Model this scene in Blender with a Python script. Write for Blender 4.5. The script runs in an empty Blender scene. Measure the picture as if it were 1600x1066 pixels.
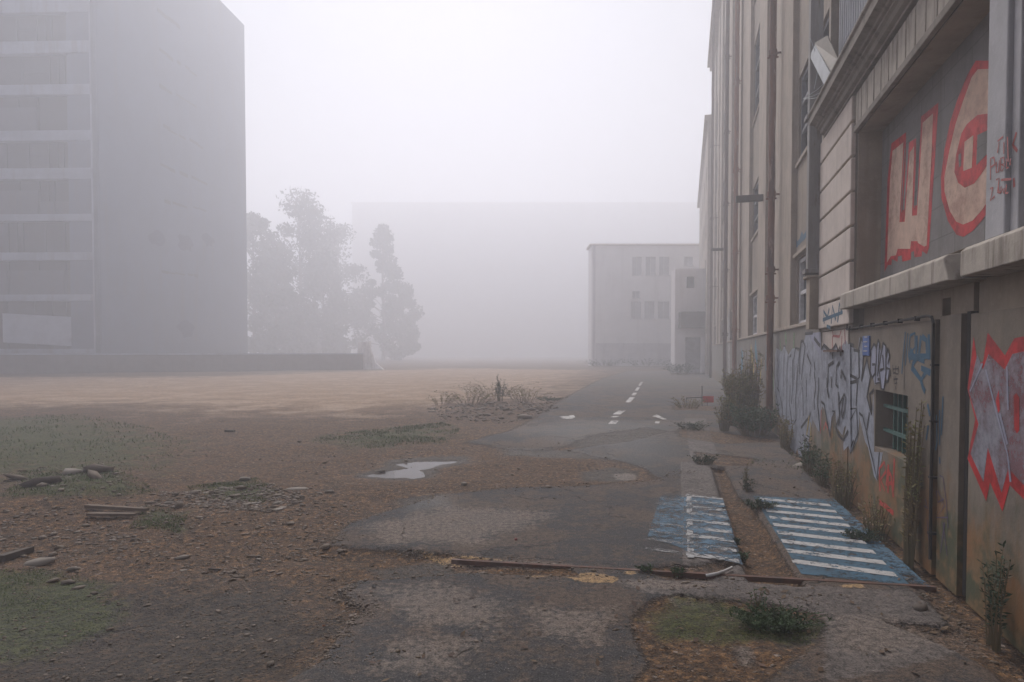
import bpy, math, random
import numpy as np
from mathutils import Vector, Matrix
from mathutils.geometry import tessellate_polygon

# ------------------------------------------------------------------ camera, world, sun, exposure
S = bpy.context.scene
COL = S.collection
PITCH = math.radians(1.5)
TH = math.atan(.27)                      # the street runs 15 degrees to the right of the view
CT, ST = math.cos(TH), math.sin(TH)
cam = bpy.data.cameras.new('camera'); camo = bpy.data.objects.new('camera', cam); COL.objects.link(camo)
camo.location = (0, 0, 1.6); camo.rotation_euler = (math.radians(90) - PITCH, 0, 0)
cam.sensor_width = 36; cam.lens = 22.5; cam.shift_y = .027
cam.clip_start = .05; cam.clip_end = 2000
S.camera = camo

SUN_EL, SUN_AZ = math.radians(44), math.radians(-7)     # azimuth from +Y, to the left
w = bpy.data.worlds.new('World'); S.world = w; w.use_nodes = True
nt = w.node_tree; nt.nodes.clear()
sky = nt.nodes.new('ShaderNodeTexSky'); sky.sky_type = 'NISHITA'; sky.sun_disc = False
sky.sun_elevation = SUN_EL; sky.sun_rotation = SUN_AZ
sky.dust_density = 1; sky.air_density = 1.0; sky.ozone_density = 1.5
hs = nt.nodes.new('ShaderNodeHueSaturation'); hs.inputs['Saturation'].default_value = .28
bg = nt.nodes.new('ShaderNodeBackground'); bg.inputs[1].default_value = .05
wo = nt.nodes.new('ShaderNodeOutputWorld')
nt.links.new(sky.outputs[0], hs.inputs['Color']); nt.links.new(hs.outputs[0], bg.inputs[0]); 
cloud = nt.nodes.new('ShaderNodeBackground'); cloud.inputs[0].default_value = (.66, .82, 1.05, 1); cloud.inputs[1].default_value = .27   # even cloud cover
mx = nt.nodes.new('ShaderNodeMixShader'); mx.inputs[0].default_value = .65
nt.links.new(bg.outputs[0], mx.inputs[1]); nt.links.new(cloud.outputs[0], mx.inputs[2]); nt.links.new(mx.outputs[0], wo.inputs[0])
sl = bpy.data.lights.new('sun', 'SUN'); sl.energy = 4.5; sl.angle = math.radians(30); sl.color = (1, .945, .90)
so = bpy.data.objects.new('sun', sl); COL.objects.link(so); so.location = (0, 0, 60)
sd = Vector((math.sin(SUN_AZ) * math.cos(SUN_EL), math.cos(SUN_AZ) * math.cos(SUN_EL), math.sin(SUN_EL)))
so.rotation_euler = sd.to_track_quat('Z', 'Y').to_euler()
S.view_settings.view_transform = 'Standard'; S.view_settings.look = 'None'
S.view_settings.gamma = 1; S.view_settings.exposure = .28
S.cycles.volume_bounces = 8; S.cycles.max_bounces = 10; S.cycles.diffuse_bounces = 3
S.cycles.use_denoising = True

HAZE_DENSITY = .0118
HAZE_ANISO = .4

random.seed(7); rng = np.random.default_rng(7)

# ------------------------------------------------------------------ measuring helpers (used to find world positions)
_F = (0, math.cos(PITCH), -math.sin(PITCH)); _U = (0, math.sin(PITCH), math.cos(PITCH))
def _dir(u, v):
    x = (u - 800) / 1000; y = -(v - 576.2) / 1000
    return (x, _F[1] + y * _U[1], _F[2] + y * _U[2])
def G(u, v, z=0.0):                       # ground point
    d = _dir(u, v); t = (z - 1.6) / d[2]; return (d[0] * t, d[1] * t)
def Wp(u, v, b=1.72):                     # point of the long wall, metres along it and height
    d = _dir(u, v); db = d[0] * CT - d[1] * ST; da = d[0] * ST + d[1] * CT; t = b / db
    return (da * t, 1.6 + d[2] * t)
def Dp(u, v, Y):                          # point of a wall across the view at distance Y
    d = _dir(u, v); t = Y / d[1]; return (d[0] * t, 1.6 + d[2] * t)
def AB(a, b, z=0.0):                      # street frame (a along, b to the right) -> world
    return (a * ST + b * CT, a * CT - b * ST, z)

# ------------------------------------------------------------------ materials
def mat(name): 
    m = bpy.data.materials.new(name); m.use_nodes = True
    return m, m.node_tree, m.node_tree.nodes['Principled BSDF']
class N:
    def __init__(s, nt): s.t = nt
    def n(s, t, **k):
        o = s.t.nodes.new(t)
        for a, b in k.items(): setattr(o, a, b)
        return o
    def l(s, a, b): s.t.links.new(a, b)
    def pos(s):
        if not hasattr(s, '_p'): s._p = s.n('ShaderNodeNewGeometry').outputs['Position']
        return s._p
    def street(s):                        # position turned to the street frame: x = out, y = along
        if not hasattr(s, '_s'):
            v = s.n('ShaderNodeVectorRotate', rotation_type='Z_AXIS'); v.inputs['Angle'].default_value = TH
            s.l(s.pos(), v.inputs['Vector']); s._s = v.outputs[0]
        return s._s
    def scale(s, vec, sc):
        v = s.n('ShaderNodeVectorMath', operation='MULTIPLY'); s.l(vec, v.inputs[0]); v.inputs[1].default_value = sc; return v.outputs[0]
    def noise(s, vec, sc, det=4, rough=.6):
        v = s.n('ShaderNodeTexNoise'); s.l(vec, v.inputs['Vector']); v.inputs['Scale'].default_value = sc
        v.inputs['Detail'].default_value = det; v.inputs['Roughness'].default_value = rough; return v.outputs['Fac']
    def voro(s, vec, sc, feature='F1'):
        v = s.n('ShaderNodeTexVoronoi', feature=feature); s.l(vec, v.inputs['Vector']); v.inputs['Scale'].default_value = sc; return v
    def m(s, op, a, b=0.0, c=None):
        v = s.n('ShaderNodeMath', operation=op)
        for i, x in enumerate((a, b, c)):
            if x is None: continue
            if isinstance(x, (int, float)): v.inputs[i].default_value = x
            else: s.l(x, v.inputs[i])
        return v.outputs[0]
    def step(s, x, lo, hi):
        v = s.n('ShaderNodeMapRange', interpolation_type='SMOOTHSTEP'); s.l(x, v.inputs[0]); v.inputs[1].default_value = lo; v.inputs[2].default_value = hi; return v.outputs[0]
    def mix(s, f, a, b):
        v = s.n('ShaderNodeMix', data_type='RGBA')
        if isinstance(f, (int, float)): v.inputs[0].default_value = f
        else: s.l(f, v.inputs[0])
        for i, x in ((6, a), (7, b)):
            if isinstance(x, tuple): v.inputs[i].default_value = (*x, 1)
            else: s.l(x, v.inputs[i])
        return v.outputs[2]
    def sep(s, v):
        o = s.n('ShaderNodeSeparateXYZ'); s.l(v, o.inputs[0]); return o.outputs
    def bump(s, h, b, strength=.5, dist=.01):
        v = s.n('ShaderNodeBump'); v.inputs['Strength'].default_value = strength; v.inputs['Distance'].default_value = dist
        s.l(h, v.inputs['Height']); s.l(v.outputs[0], b.inputs['Normal'])

def plaster(name, c, c2=None, dirt=(.12, .085, .06), streak=.5, low=0.0, lowtop=.8, grain=1.0, blocks=False, rough=.9, moss=(.06, .065, .03), scale=1.0):
    m, t, b = mat(name); n = N(t); p = n.pos(); st = n.street()
    c2 = c2 or tuple(x * .72 for x in c)
    col = n.mix(n.step(n.noise(p, 2.2 * scale, 6, .65), .35, .68), c, c2)
    col = n.mix(n.m('MULTIPLY', n.step(n.noise(p, 14 * scale, 5, .7), .5, .72), .5), col, tuple(x * 1.12 for x in c))
    sv = n.scale(st, (7 * scale, 7 * scale, .55 * scale))
    sk = n.m('MULTIPLY', n.step(n.noise(sv, 1.0, 5, .6), .5, .72), streak)
    col = n.mix(sk, col, dirt)
    z = n.sep(p)[2]
    if low:
        zz = n.m('ADD', n.m('DIVIDE', z, lowtop), n.m('MULTIPLY', n.m('SUBTRACT', n.noise(n.scale(st, (4, 4, 1.2)), 1.0, 5, .65), .5), 1.9))
        f = n.m('MULTIPLY', n.m('SUBTRACT', 1.0, n.step(zz, .35, .95)), low)
        lc = n.mix(n.step(n.noise(st, 3.1, 4), .4, .62), (.21, .10, .034), moss)
        lc = n.mix(n.step(n.noise(st, 9, 4), .45, .7), lc, (.19, .115, .05))
        col = n.mix(f, col, lc)
    h = n.m('ADD', n.m('MULTIPLY', n.noise(p, 60 * grain, 4, .7), .5), n.noise(p, 9, 4))
    if blocks:
        mp = n.n('ShaderNodeMapping'); 
        cb = n.n('ShaderNodeCombineXYZ'); s_ = n.sep(st); n.l(s_[1], cb.inputs[0]); n.l(z, cb.inputs[1])
        br = n.n('ShaderNodeTexBrick'); n.l(cb.outputs[0], br.inputs['Vector']); br.inputs['Scale'].default_value = 1.0
        br.inputs['Brick Width'].default_value = .5; br.inputs['Row Height'].default_value = .25; br.inputs['Mortar Size'].default_value = .006
        col = n.mix(n.m('MULTIPLY', br.outputs['Fac'], .45), col, tuple(x * .45 for x in c))
        h = n.m('SUBTRACT', h, n.m('MULTIPLY', br.outputs['Fac'], 1.2))
    n.l(col, b.inputs['Base Color']); b.inputs['Roughness'].default_value = rough
    n.bump(h, b, .6, .006)
    return m

def paint(name, c, var=.25, rough=.6, scale=8, worn=0.0, wscale=9, wear_lo=.5, wear_hi=.6, metallic=0.0, bumpy=.2):
    m, t, b = mat(name); n = N(t); p = n.pos()
    col = n.mix(n.step(n.noise(p, scale, 5, .7), .35, .7), c, tuple(x * (1 - var) for x in c))
    n.l(col, b.inputs['Base Color']); b.inputs['Roughness'].default_value = rough; b.inputs['Metallic'].default_value = metallic
    n.bump(n.noise(p, 40, 4), b, bumpy, .004)
    if worn:
        f = n.m('MULTIPLY', n.step(n.m('ADD', n.m('MULTIPLY', n.noise(p, wscale, 7, .8), .62), n.m('MULTIPLY', n.noise(p, wscale * .22, 4, .7), .38)), wear_lo, wear_hi), worn)
        n.l(n.m('SUBTRACT', 1.0, f), b.inputs['Alpha'])
    return m

def rusty(name, c1=(.2, .085, .05), c2=(.11, .06, .045), c3=(.3, .2, .16)):
    m, t, b = mat(name); n = N(t); p = n.pos()
    sv = n.scale(p, (9, 9, 1.3))
    col = n.mix(n.step(n.noise(sv, 1.0, 6, .7), .38, .66), c1, c2)
    col = n.mix(n.step(n.noise(n.scale(p, (5, 5, .9)), 1.0, 5, .7), .56, .64), col, c3)
    n.l(col, b.inputs['Base Color']); b.inputs['Roughness'].default_value = .85
    n.bump(n.noise(p, 70, 4), b, .5, .003)
    return m

M = {}
M['plinth'] = plaster('plinth_render', (.20, .165, .13), (.14, .115, .093), low=1.0, lowtop=1.0, streak=.35)
M['plinth_far'] = plaster('old_plinth_render', (.20, .18, .155), (.16, .14, .12), low=.7, lowtop=.7, streak=.4)
M['cream'] = plaster('cream_render', (.34, .275, .21), (.25, .205, .16), streak=.35)
M['pier'] = plaster('white_pier_render', (.58, .50, .44), (.48, .41, .36), streak=.2)
M['facade'] = plaster('grey_cream_facade', (.37, .30, .24), (.29, .24, .19), streak=.35)
M['recess'] = plaster('tan_recess_render', (.28, .225, .175), (.22, .18, .145), streak=.45)
M['block'] = plaster('painted_blockwork', (.20, .185, .18), (.155, .145, .14), streak=.4, dirt=(.09, .075, .065), blocks=True)
M['sill'] = plaster('sill_stone', (.42, .37, .315), (.3, .26, .22), streak=.85, dirt=(.11, .085, .065), scale=1.6)
M['cornice'] = plaster('cornice_stone', (.24, .205, .17), (.16, .135, .11), streak=.6, dirt=(.06, .048, .038))
M['whitecol'] = plaster('white_column_paint', (.40, .39, .40), (.33, .32, .33), streak=.15)
M['panel'] = plaster('ribbed_panel', (.5, .5, .52), (.42, .42, .44), streak=.3)
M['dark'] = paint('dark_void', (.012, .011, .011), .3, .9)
M['cable'] = paint('black_cable', (.018, .015, .014), .3, .7)
M['rust'] = rusty('rusty_pipe')
M['rust_brown'] = rusty('brown_pipe', (.16, .10, .085), (.11, .075, .065), (.22, .15, .125))
M['rust_orange'] = rusty('orange_rust_pipe', (.32, .15, .09), (.2, .12, .1), (.33, .25, .22))
M['galv'] = rusty('galvanised_duct', (.2, .185, .175), (.26, .245, .235), (.15, .12, .1))
M['grill'] = paint('green_bar_paint', (.05, .135, .115), .35, .55)
M['wframe'] = paint('white_window_paint', (.6, .58, .58), .3, .6)
M['gframe'] = paint('grey_window_paint', (.16, .16, .17), .3, .6)
m, t, b = mat('old_glass'); n_ = N(t); n_.l(n_.mix(n_.noise(n_.pos(), 3), (.035, .045, .06), (.09, .10, .12)), b.inputs['Base Color']); b.inputs['Roughness'].default_value = .22; M['glass'] = m
M['silver'] = paint('silver_spray', (.32, .34, .40), .35, .5, 6, worn=.35, wscale=7, wear_lo=.42, wear_hi=.62)
M['silver2'] = paint('thin_silver_spray', (.26, .26, .30), .4, .6, 5, worn=.55, wscale=5, wear_lo=.38, wear_hi=.62)
M['lilac'] = paint('lilac_spray', (.30, .31, .40), .3, .6, 5)
M['black'] = paint('black_spray', (.008, .007, .009), .3, .6)
M['red'] = paint('red_spray', (.5, .006, .009), .45, .6, 5, worn=.3, wscale=10, wear_lo=.45, wear_hi=.65)
M['brightred'] = paint('bright_red_spray', (.5, .045, .03), .3, .6)
M['pink'] = paint('pink_filler_paint', (.58, .40, .31), .2, .8, 4, worn=.4, wscale=6, wear_lo=.42, wear_hi=.62)
M['teal'] = paint('teal_spray', (.005, .075, .14), .3, .6)
M['blue'] = paint('blue_spray', (.06, .13, .36), .3, .6)
M['purple'] = paint('purple_spray', (.07, .04, .1), .3, .6)
M['yellow'] = paint('yellow_spray', (.45, .32, .05), .3, .6, worn=.7, wscale=14)
M['green'] = paint('green_spray', (.14, .26, .11), .3, .6, worn=.8, wscale=14)
M['orange'] = paint('orange_spray', (.42, .15, .05), .3, .6, worn=.7, wscale=14)
M['tblue'] = paint('turquoise_spray', (.05, .19, .28), .3, .6, worn=.6, wscale=14)
M['redfade'] = paint('faded_red_spray', (.42, .1, .09), .3, .6, worn=.6, wscale=60)
M['ptblue'] = paint('blue_ground_paint', (.03, .10, .16), .5, .8, 5, worn=.9, wscale=14, wear_lo=.49, wear_hi=.6)
M['ptblue_worn'] = paint('worn_blue_ground_paint', (.045, .12, .19), .45, .75, 5, worn=1, wscale=13, wear_lo=.45, wear_hi=.58)
M['ptwhite'] = paint('white_ground_paint', (.46, .45, .44), .25, .75, 12, worn=.95, wscale=22, wear_lo=.51, wear_hi=.58)
M['ptwhite_worn'] = paint('worn_white_ground_paint', (.36, .355, .35), .3, .75, 12, worn=1, wscale=16, wear_lo=.46, wear_hi=.55)
M['ptblue_faint'] = paint('faint_blue_ground_paint', (.045, .12, .19), .45, .75, 5, worn=1, wscale=17, wear_lo=.43, wear_hi=.57)
M['ptwhite_faint'] = paint('faint_white_ground_paint', (.28, .275, .27), .3, .75, 12, worn=1, wscale=19, wear_lo=.36, wear_hi=.54)
M['ptroad'] = paint('white_road_paint', (.5, .48, .46), .3, .7, 9, worn=.95, wscale=7, wear_lo=.49, wear_hi=.6)
M['railrust'] = rusty('rusty_rail_steel', (.13, .06, .04), (.08, .05, .04), (.17, .11, .09))
M['concrete_pale'] = plaster('pale_block', (.82, .79, .78), streak=.2)
M['lowwall'] = plaster('low_wall_concrete', (.15, .135, .13), streak=.5)
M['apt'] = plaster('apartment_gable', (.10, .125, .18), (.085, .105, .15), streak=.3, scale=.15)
M['aptslab'] = plaster('apartment_slab', (.34, .37, .44), streak=.4, scale=.2)
M['aptpanel'] = plaster('apartment_panel', (.085, .09, .11), streak=.4, scale=.2)
M['farwall'] = plaster('far_building_render', (.82, .79, .79), (.76, .73, .73), streak=.1, scale=.25)
M['farwall_low'] = plaster('far_building_base', (.6, .57, .59), (.5, .47, .5), streak=.2, scale=.5)
M['bark'] = plaster('bark', (.09, .07, .055), streak=.5)
M['tarp'] = paint('white_tarpaulin', (.42, .44, .5), .2, .6, 1)
M['redboard'] = paint('red_board', (.62, .05, .045), .15, .5)
M['plastic'] = paint('white_plastic_strip', (.62, .6, .58), .2, .45, 20)
M['wood'] = paint('weathered_wood', (.17, .12, .085), .5, .85, 6)
M['redbit'] = paint('dark_red_plastic', (.2, .02, .015), .2, .4)
M['sheet'] = paint('bent_sheet_metal', (.33, .35, .37), .3, .5, 4)
M['sheet_back'] = paint('tan_sheet_edge', (.16, .125, .095), .3, .7, 4)

M['hazepale'] = paint('haze_paled_opening', (.36, .35, .37), .3, .6, 2)  # fog fading put into the colour of the far openings
M['aptglass'] = paint('tower_glass', (.012, .014, .02), .4, .5, 2)
M['aptframe'] = paint('tower_frame', (.05, .055, .07), .3, .7)
def foliage(name, c1, c2, c3=None):
    m, t, b = mat(name); n = N(t)
    g = n.n('ShaderNodeNewGeometry')
    col = n.mix(g.outputs['Random Per Island'], c1, c2)
    col = n.mix(n.step(n.noise(n.pos(), 2.5, 3), .45, .62), col, c3 or c1)
    n.l(col, b.inputs['Base Color']); b.inputs['Roughness'].default_value = .8
    return m
M['leaf'] = foliage('green_leaves', (.035, .075, .022), (.07, .11, .04), (.05, .085, .035))
M['leafdark'] = foliage('dark_green_leaves', (.02, .045, .02), (.045, .07, .03))
M['leafdry'] = foliage('dry_leaves', (.23, .185, .07), (.13, .14, .04), (.24, .17, .07))
M['stem'] = foliage('dry_stems', (.15, .11, .055), (.10, .085, .04))
M['stone'] = foliage('rubble_stone', (.08, .06, .042), (.22, .17, .13), (.12, .085, .055))
M['stonelight'] = foliage('pale_rubble', (.15, .125, .10), (.27, .23, .19))
M['grassm'] = foliage('grass_blades', (.045, .09, .015), (.10, .115, .035), (.06, .10, .02))
M['treeleaf'] = foliage('tree_leaves', (.02, .035, .02), (.05, .065, .04))

# ------------------------------------------------------------------ mesh helpers
def link(name, me, parent=None, org=(0, 0, 0)):
    o = bpy.data.objects.new(name, me); COL.objects.link(o)
    if parent: o.parent = parent
    else: o.location = org
    return o
def origin(o):
    p = Vector((0, 0, 0))
    while o: p += o.location; o = o.parent
    return p
def tag(o, label=None, cat=None, group=None, kind=None):
    if label: o['label'] = label
    if cat: o['category'] = cat
    if group: o['group'] = group
    if kind: o['kind'] = kind
    return o
def empty(name, loc, label, cat, group=None):
    o = bpy.data.objects.new(name, None); COL.objects.link(o); o.location = loc; o.empty_display_size = .2
    return tag(o, label, cat, group)
def npmesh(name, V, F, mats, smooth=False, midx=None):
    """V (n,3), F (m,k) arrays with all faces the same size"""
    me = bpy.data.meshes.new(name); V = np.asarray(V, np.float32); F = np.asarray(F, np.int32); k = F.shape[1]
    me.vertices.add(len(V)); me.vertices.foreach_set('co', V.ravel())
    me.loops.add(F.size); me.loops.foreach_set('vertex_index', F.ravel())
    me.polygons.add(len(F)); me.polygons.foreach_set('loop_start', np.arange(0, F.size, k, dtype=np.int32))
    me.polygons.foreach_set('loop_total', np.full(len(F), k, np.int32))
    if smooth: me.polygons.foreach_set('use_smooth', np.ones(len(F), bool))
    if midx is not None: me.polygons.foreach_set('material_index', midx)
    for x in (mats if isinstance(mats, list) else [mats]): me.materials.append(x)
    me.update(calc_edges=True); me.validate()
    return me

class MB:
    def __init__(s): s.v = []; s.f = []; s.mi = []; s.cur = 0
    def add(s, vs, fs):
        o = len(s.v); s.v += [tuple(p) for p in vs]
        for f in fs: s.f.append(tuple(i + o for i in f)); s.mi.append(s.cur)
    def hexa(s, p):       # 8 points: bottom 4 ccw, top 4
        s.add(p, [(3, 2, 1, 0), (4, 5, 6, 7), (0, 1, 5, 4), (1, 2, 6, 5), (2, 3, 7, 6), (3, 0, 4, 7)])
    def box(s, x0, x1, y0, y1, z0, z1, fr=None):
        fr = fr or (lambda x, y, z: (x, y, z))
        s.hexa([fr(x0, y0, z0), fr(x1, y0, z0), fr(x1, y1, z0), fr(x0, y1, z0), fr(x0, y0, z1), fr(x1, y0, z1), fr(x1, y1, z1), fr(x0, y1, z1)])
    def wbox(s, b0, b1, a0, a1, z0, z1): s.box(b0, b1, a0, a1, z0, z1, lambda b, a, z: AB(a, b, z))
    def tube(s, pts, r, k=8, cap=True):
        pts = [Vector(p) for p in pts]; rs = r if isinstance(r, (list, tuple)) else [r] * len(pts)
        o = len(s.v)
        for i, p in enumerate(pts):
            d = (pts[min(i + 1, len(pts) - 1)] - pts[max(i - 1, 0)]).normalized()
            u = d.orthogonal().normalized() if abs(d.z) < .9 else Vector((1, 0, 0)).cross(d).normalized()
            v = d.cross(u)
            for j in range(k):
                q = 2 * math.pi * j / k; s.v.append(tuple(p + (u * math.cos(q) + v * math.sin(q)) * rs[i]))
        for i in range(len(pts) - 1):
            for j in range(k):
                a = o + i * k + j; b_ = o + i * k + (j + 1) % k
                s.f.append((a, b_, b_ + k, a + k)); s.mi.append(s.cur)
        if cap:
            s.f.append(tuple(o + j for j in range(k))[::-1]); s.mi.append(s.cur)
            s.f.append(tuple(o + (len(pts) - 1) * k + j for j in range(k))); s.mi.append(s.cur)
    def poly(s, pts, th=None, nrm=None):
        """flat polygon, optionally a thin slab th thick against nrm"""
        tri = tessellate_polygon([[Vector(p) for p in pts]])
        s.add(pts, [tuple(t) for t in tri])
    def facade(s, fr, u0, u1, z0, z1, holes, depth, back=None):
        us = sorted({u0, u1, *[h[0] for h in holes], *[h[1] for h in holes]}); zs = sorted({z0, z1, *[h[2] for h in holes], *[h[3] for h in holes]})
        us = [u for u in us if u0 <= u <= u1]; zs = [z for z in zs if z0 <= z <= z1]
        inh = lambda u, z: any(h[0] < u < h[1] and h[2] < z < h[3] for h in holes)
        for i in range(len(us) - 1):
            for j in range(len(zs) - 1):
                if inh((us[i] + us[i + 1]) / 2, (zs[j] + zs[j + 1]) / 2): continue
                s.add([fr(us[i], 0, zs[j]), fr(us[i + 1], 0, zs[j]), fr(us[i + 1], 0, zs[j + 1]), fr(us[i], 0, zs[j + 1])], [(0, 1, 2, 3)])
        for h in holes:
            a, b_, c, d = h
            for q in (((a, c), (a, d)), ((b_, c), (b_, d)), ((a, c), (b_, c)), ((a, d), (b_, d))):
                s.add([fr(q[0][0], 0, q[0][1]), fr(q[1][0], 0, q[1][1]), fr(q[1][0], depth, q[1][1]), fr(q[0][0], depth, q[0][1])], [(0, 1, 2, 3)])
        B = back or depth
        for q in (((u0, z0), (u0, z1)), ((u1, z0), (u1, z1)), ((u0, z1), (u1, z1))):
            s.add([fr(q[0][0], 0, q[0][1]), fr(q[1][0], 0, q[1][1]), fr(q[1][0], B, q[1][1]), fr(q[0][0], B, q[0][1])], [(0, 1, 2, 3)])
    def build(s, name, mt, parent=None, bevel=0, smooth=False):
        org = origin(parent) if parent else None
        if org is None:
            V = np.array(s.v); lo = V.min(0); hi = V.max(0); org = Vector(((lo[0] + hi[0]) / 2, (lo[1] + hi[1]) / 2, lo[2]))
        me = bpy.data.meshes.new(name)
        me.from_pydata([(p[0] - org[0], p[1] - org[1], p[2] - org[2]) for p in s.v], [], s.f)
        for x in (mt if isinstance(mt, list) else [mt]): me.materials.append(x)
        if isinstance(mt, list): me.polygons.foreach_set('material_index', s.mi)
        if smooth: me.polygons.foreach_set('use_smooth', [True] * len(me.polygons))
        me.update()
        o = link(name, me, parent, org)
        if bevel:
            bm = o.modifiers.new('b', 'BEVEL'); bm.width = bevel; bm.segments = 2; bm.limit_method = 'ANGLE'
        return o

def wallpt(a, z, b): return AB(a, b, z)
def decal(name, mt, parent, b, polys=(), strokes=(), org=(0, 0), sc=1.0, w=.02, lift=.004, label=None):
    """paint on the long wall: polygons and brush strokes measured on the wall plane b, lifted a few mm"""
    lift *= .45; k = MB(); bb = b - lift
    P = lambda q: Wp(org[0] + q[0] / sc, org[1] + q[1] / sc, b)
    for pl in polys:
        k.poly([AB(*((P(q)[0]), bb, P(q)[1])) for q in pl])
    for i, stx in enumerate(strokes):
        ww = w
        if isinstance(stx, tuple): ww, stx = stx
        pts = [Vector((*P(q), 0)) for q in stx]; pts = [Vector((p.x, p.y)) for p in pts]
        bs = bb - .0002 * (i % 5) - .0003
        L = []; R = []
        for j, p in enumerate(pts):
            d = (pts[min(j + 1, len(pts) - 1)] - pts[max(j - 1, 0)])
            if d.length < 1e-6: d = Vector((1, 0))
            d.normalize(); nn = Vector((-d.y, d.x)) * ww / 2 * (random.uniform(.8, 1.15))
            L.append(p + nn); R.append(p - nn)
        vs = [AB(p.x, bs, p.y) for p in L] + [AB(p.x, bs, p.y) for p in R]; m_ = len(pts)
        k.add(vs, [(j, j + 1, m_ + j + 1, m_ + j) for j in range(m_ - 1)])
    o = k.build(name, mt, parent)
    if label: o['label'] = label
    return o

# ------------------------------------------------------------------ ground
def poly_px(pts): return np.array([G(*p) for p in pts])
def poly_ab(pts): return np.array([AB(a, b)[:2] for a, b in pts])
def sdf(P, poly):
    """signed distance of points to polygon, positive inside"""
    d = np.full(len(P), 1e9); inside = np.zeros(len(P), bool); k = len(poly)
    for i in range(k):
        a = poly[i]; b_ = poly[(i + 1) % k]; e = b_ - a; w_ = P - a
        t_ = np.clip((w_ @ e) / max(e @ e, 1e-9), 0, 1); q = w_ - t_[:, None] * e
        d = np.minimum(d, (q ** 2).sum(1))
        c = ((a[1] > P[:, 1]) != (b_[1] > P[:, 1]))
        with np.errstate(divide='ignore', invalid='ignore'):
            xi = (b_[0] - a[0]) * (P[:, 1] - a[1]) / (b_[1] - a[1] if b_[1] != a[1] else 1e-9) + a[0]
        inside ^= c & (P[:, 0] < xi)
    d = np.sqrt(d); return np.where(inside, d, -d)
def soft(P, poly, s):
    lo = poly.min(0) - s * 2; hi = poly.max(0) + s * 2
    m_ = ((P > lo) & (P < hi)).all(1); out = np.zeros(len(P))
    if m_.any(): x = np.clip(sdf(P[m_], poly) / s * .5 + .5, 0, 1); out[m_] = x * x * (3 - 2 * x)
    return out

ASPH = [   # paved areas
    (poly_ab([(4.2, -.5), (4.25, 1.75), (5.1, 1.75), (5.1, -.3), (4.8, -.9)]), .05),
    (poly_px([(300, 1120), (440, 1066), (500, 1035), (520, 1005), (548, 965), (575, 955), (540, 938), (528, 920), (560, 906), (640, 900), (720, 893), (900, 900), (1300, 935), (1700, 1100), (1700, 1400), (300, 1400)]), .06),
    (poly_px([(515, 852), (545, 815), (610, 795), (690, 772), (800, 762), (900, 760), (1010, 752), (1080, 735), (1130, 735), (1600, 735), (1600, 905), (1180, 905), (900, 888), (720, 872), (620, 858)]), .12),
    (poly_px([(730, 690), (800, 672), (860, 640), (900, 612), (940, 592), (980, 580), (1160, 580), (1700, 740), (1200, 760), (1010, 745), (900, 706), (800, 702)]), .5)]
DIRTOVER = [  # mud lying on the paving
    (poly_px([(800, 715), (880, 705), (1000, 728), (1010, 742), (930, 752), (880, 745), (820, 735)]), .3),
    (poly_px([(985, 962), (1010, 940), (1060, 925), (1130, 935), (1200, 940), (1270, 955), (1292, 975), (1280, 1005), (1230, 1035), (1200, 1066), (1180, 1100), (960, 1100), (1010, 1040), (990, 1000)]), .12),
    (poly_px([(520, 895), (600, 870), (700, 862), (760, 885), (700, 893), (580, 902)]), .1),
    (poly_px([(1110, 905), (1150, 880), (1170, 860), (1100, 880), (1000, 885), (1040, 905)]), .1),
    (poly_px([(930, 678), (1010, 668), (1045, 674), (980, 690), (900, 700), (860, 704)]), .4),
    (poly_px([(1060, 668), (1130, 676), (1230, 690), (1130, 694), (1060, 682)]), .25),
    (poly_px([(1050, 632), (1120, 634), (1120, 642), (1050, 640)]), .5),
    (poly_px([(1085, 705), (1180, 716), (1175, 728), (1090, 726)]), .15),
    (poly_ab([(4.72, .44), (9.3, .36), (9.35, .55), (7.6, .6), (7, .71), (4.72, .8)]), .05),
    (poly_ab([(3.2, 1.5), (12, 1.62), (12, 1.8), (3.2, 1.8)]), .12)]
MOSS = [
    (poly_px([(0, 650), (120, 648), (230, 665), (300, 690), (250, 745), (60, 760), (-200, 740), (-200, 660)]), 2.0),
    (poly_px([(470, 690), (560, 672), (690, 658), (720, 668), (700, 690), (560, 704)]), 1.4),
    (poly_px([(290, 760), (400, 748), (440, 765), (410, 785), (330, 778)]), .3),
    (poly_px([(30, 735), (180, 740), (250, 770), (150, 785), (0, 790)]), .4),
    (poly_px([(-100, 885), (60, 880), (170, 900), (210, 950), (100, 1010), (-100, 1040)]), .25),
    (poly_px([(990, 965), (1050, 925), (1130, 935), (1190, 950), (1230, 975), (1180, 1000), (1040, 1000)]), .15),
    (poly_px([(1160, 945), (1290, 970), (1270, 1000), (1160, 990)]), .12),
    (poly_px([(230, 790), (300, 800), (280, 830), (200, 820)]), .25)]
SAND = [
    (poly_px([(-900, 592), (300, 588), (700, 575), (930, 578), (900, 600), (860, 622), (700, 634), (540, 645), (350, 640), (200, 630), (0, 634), (-900, 645)]), 7),
    
    (poly_px([(888, 900), (925, 895), (968, 903), (955, 911), (905, 909)]), .03),
    (poly_px([(660, 868), (760, 876), (780, 884), (700, 880)]), .05),
    (poly_px([(800, 770), (950, 770), (1000, 790), (880, 800)]), .35)]
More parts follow.
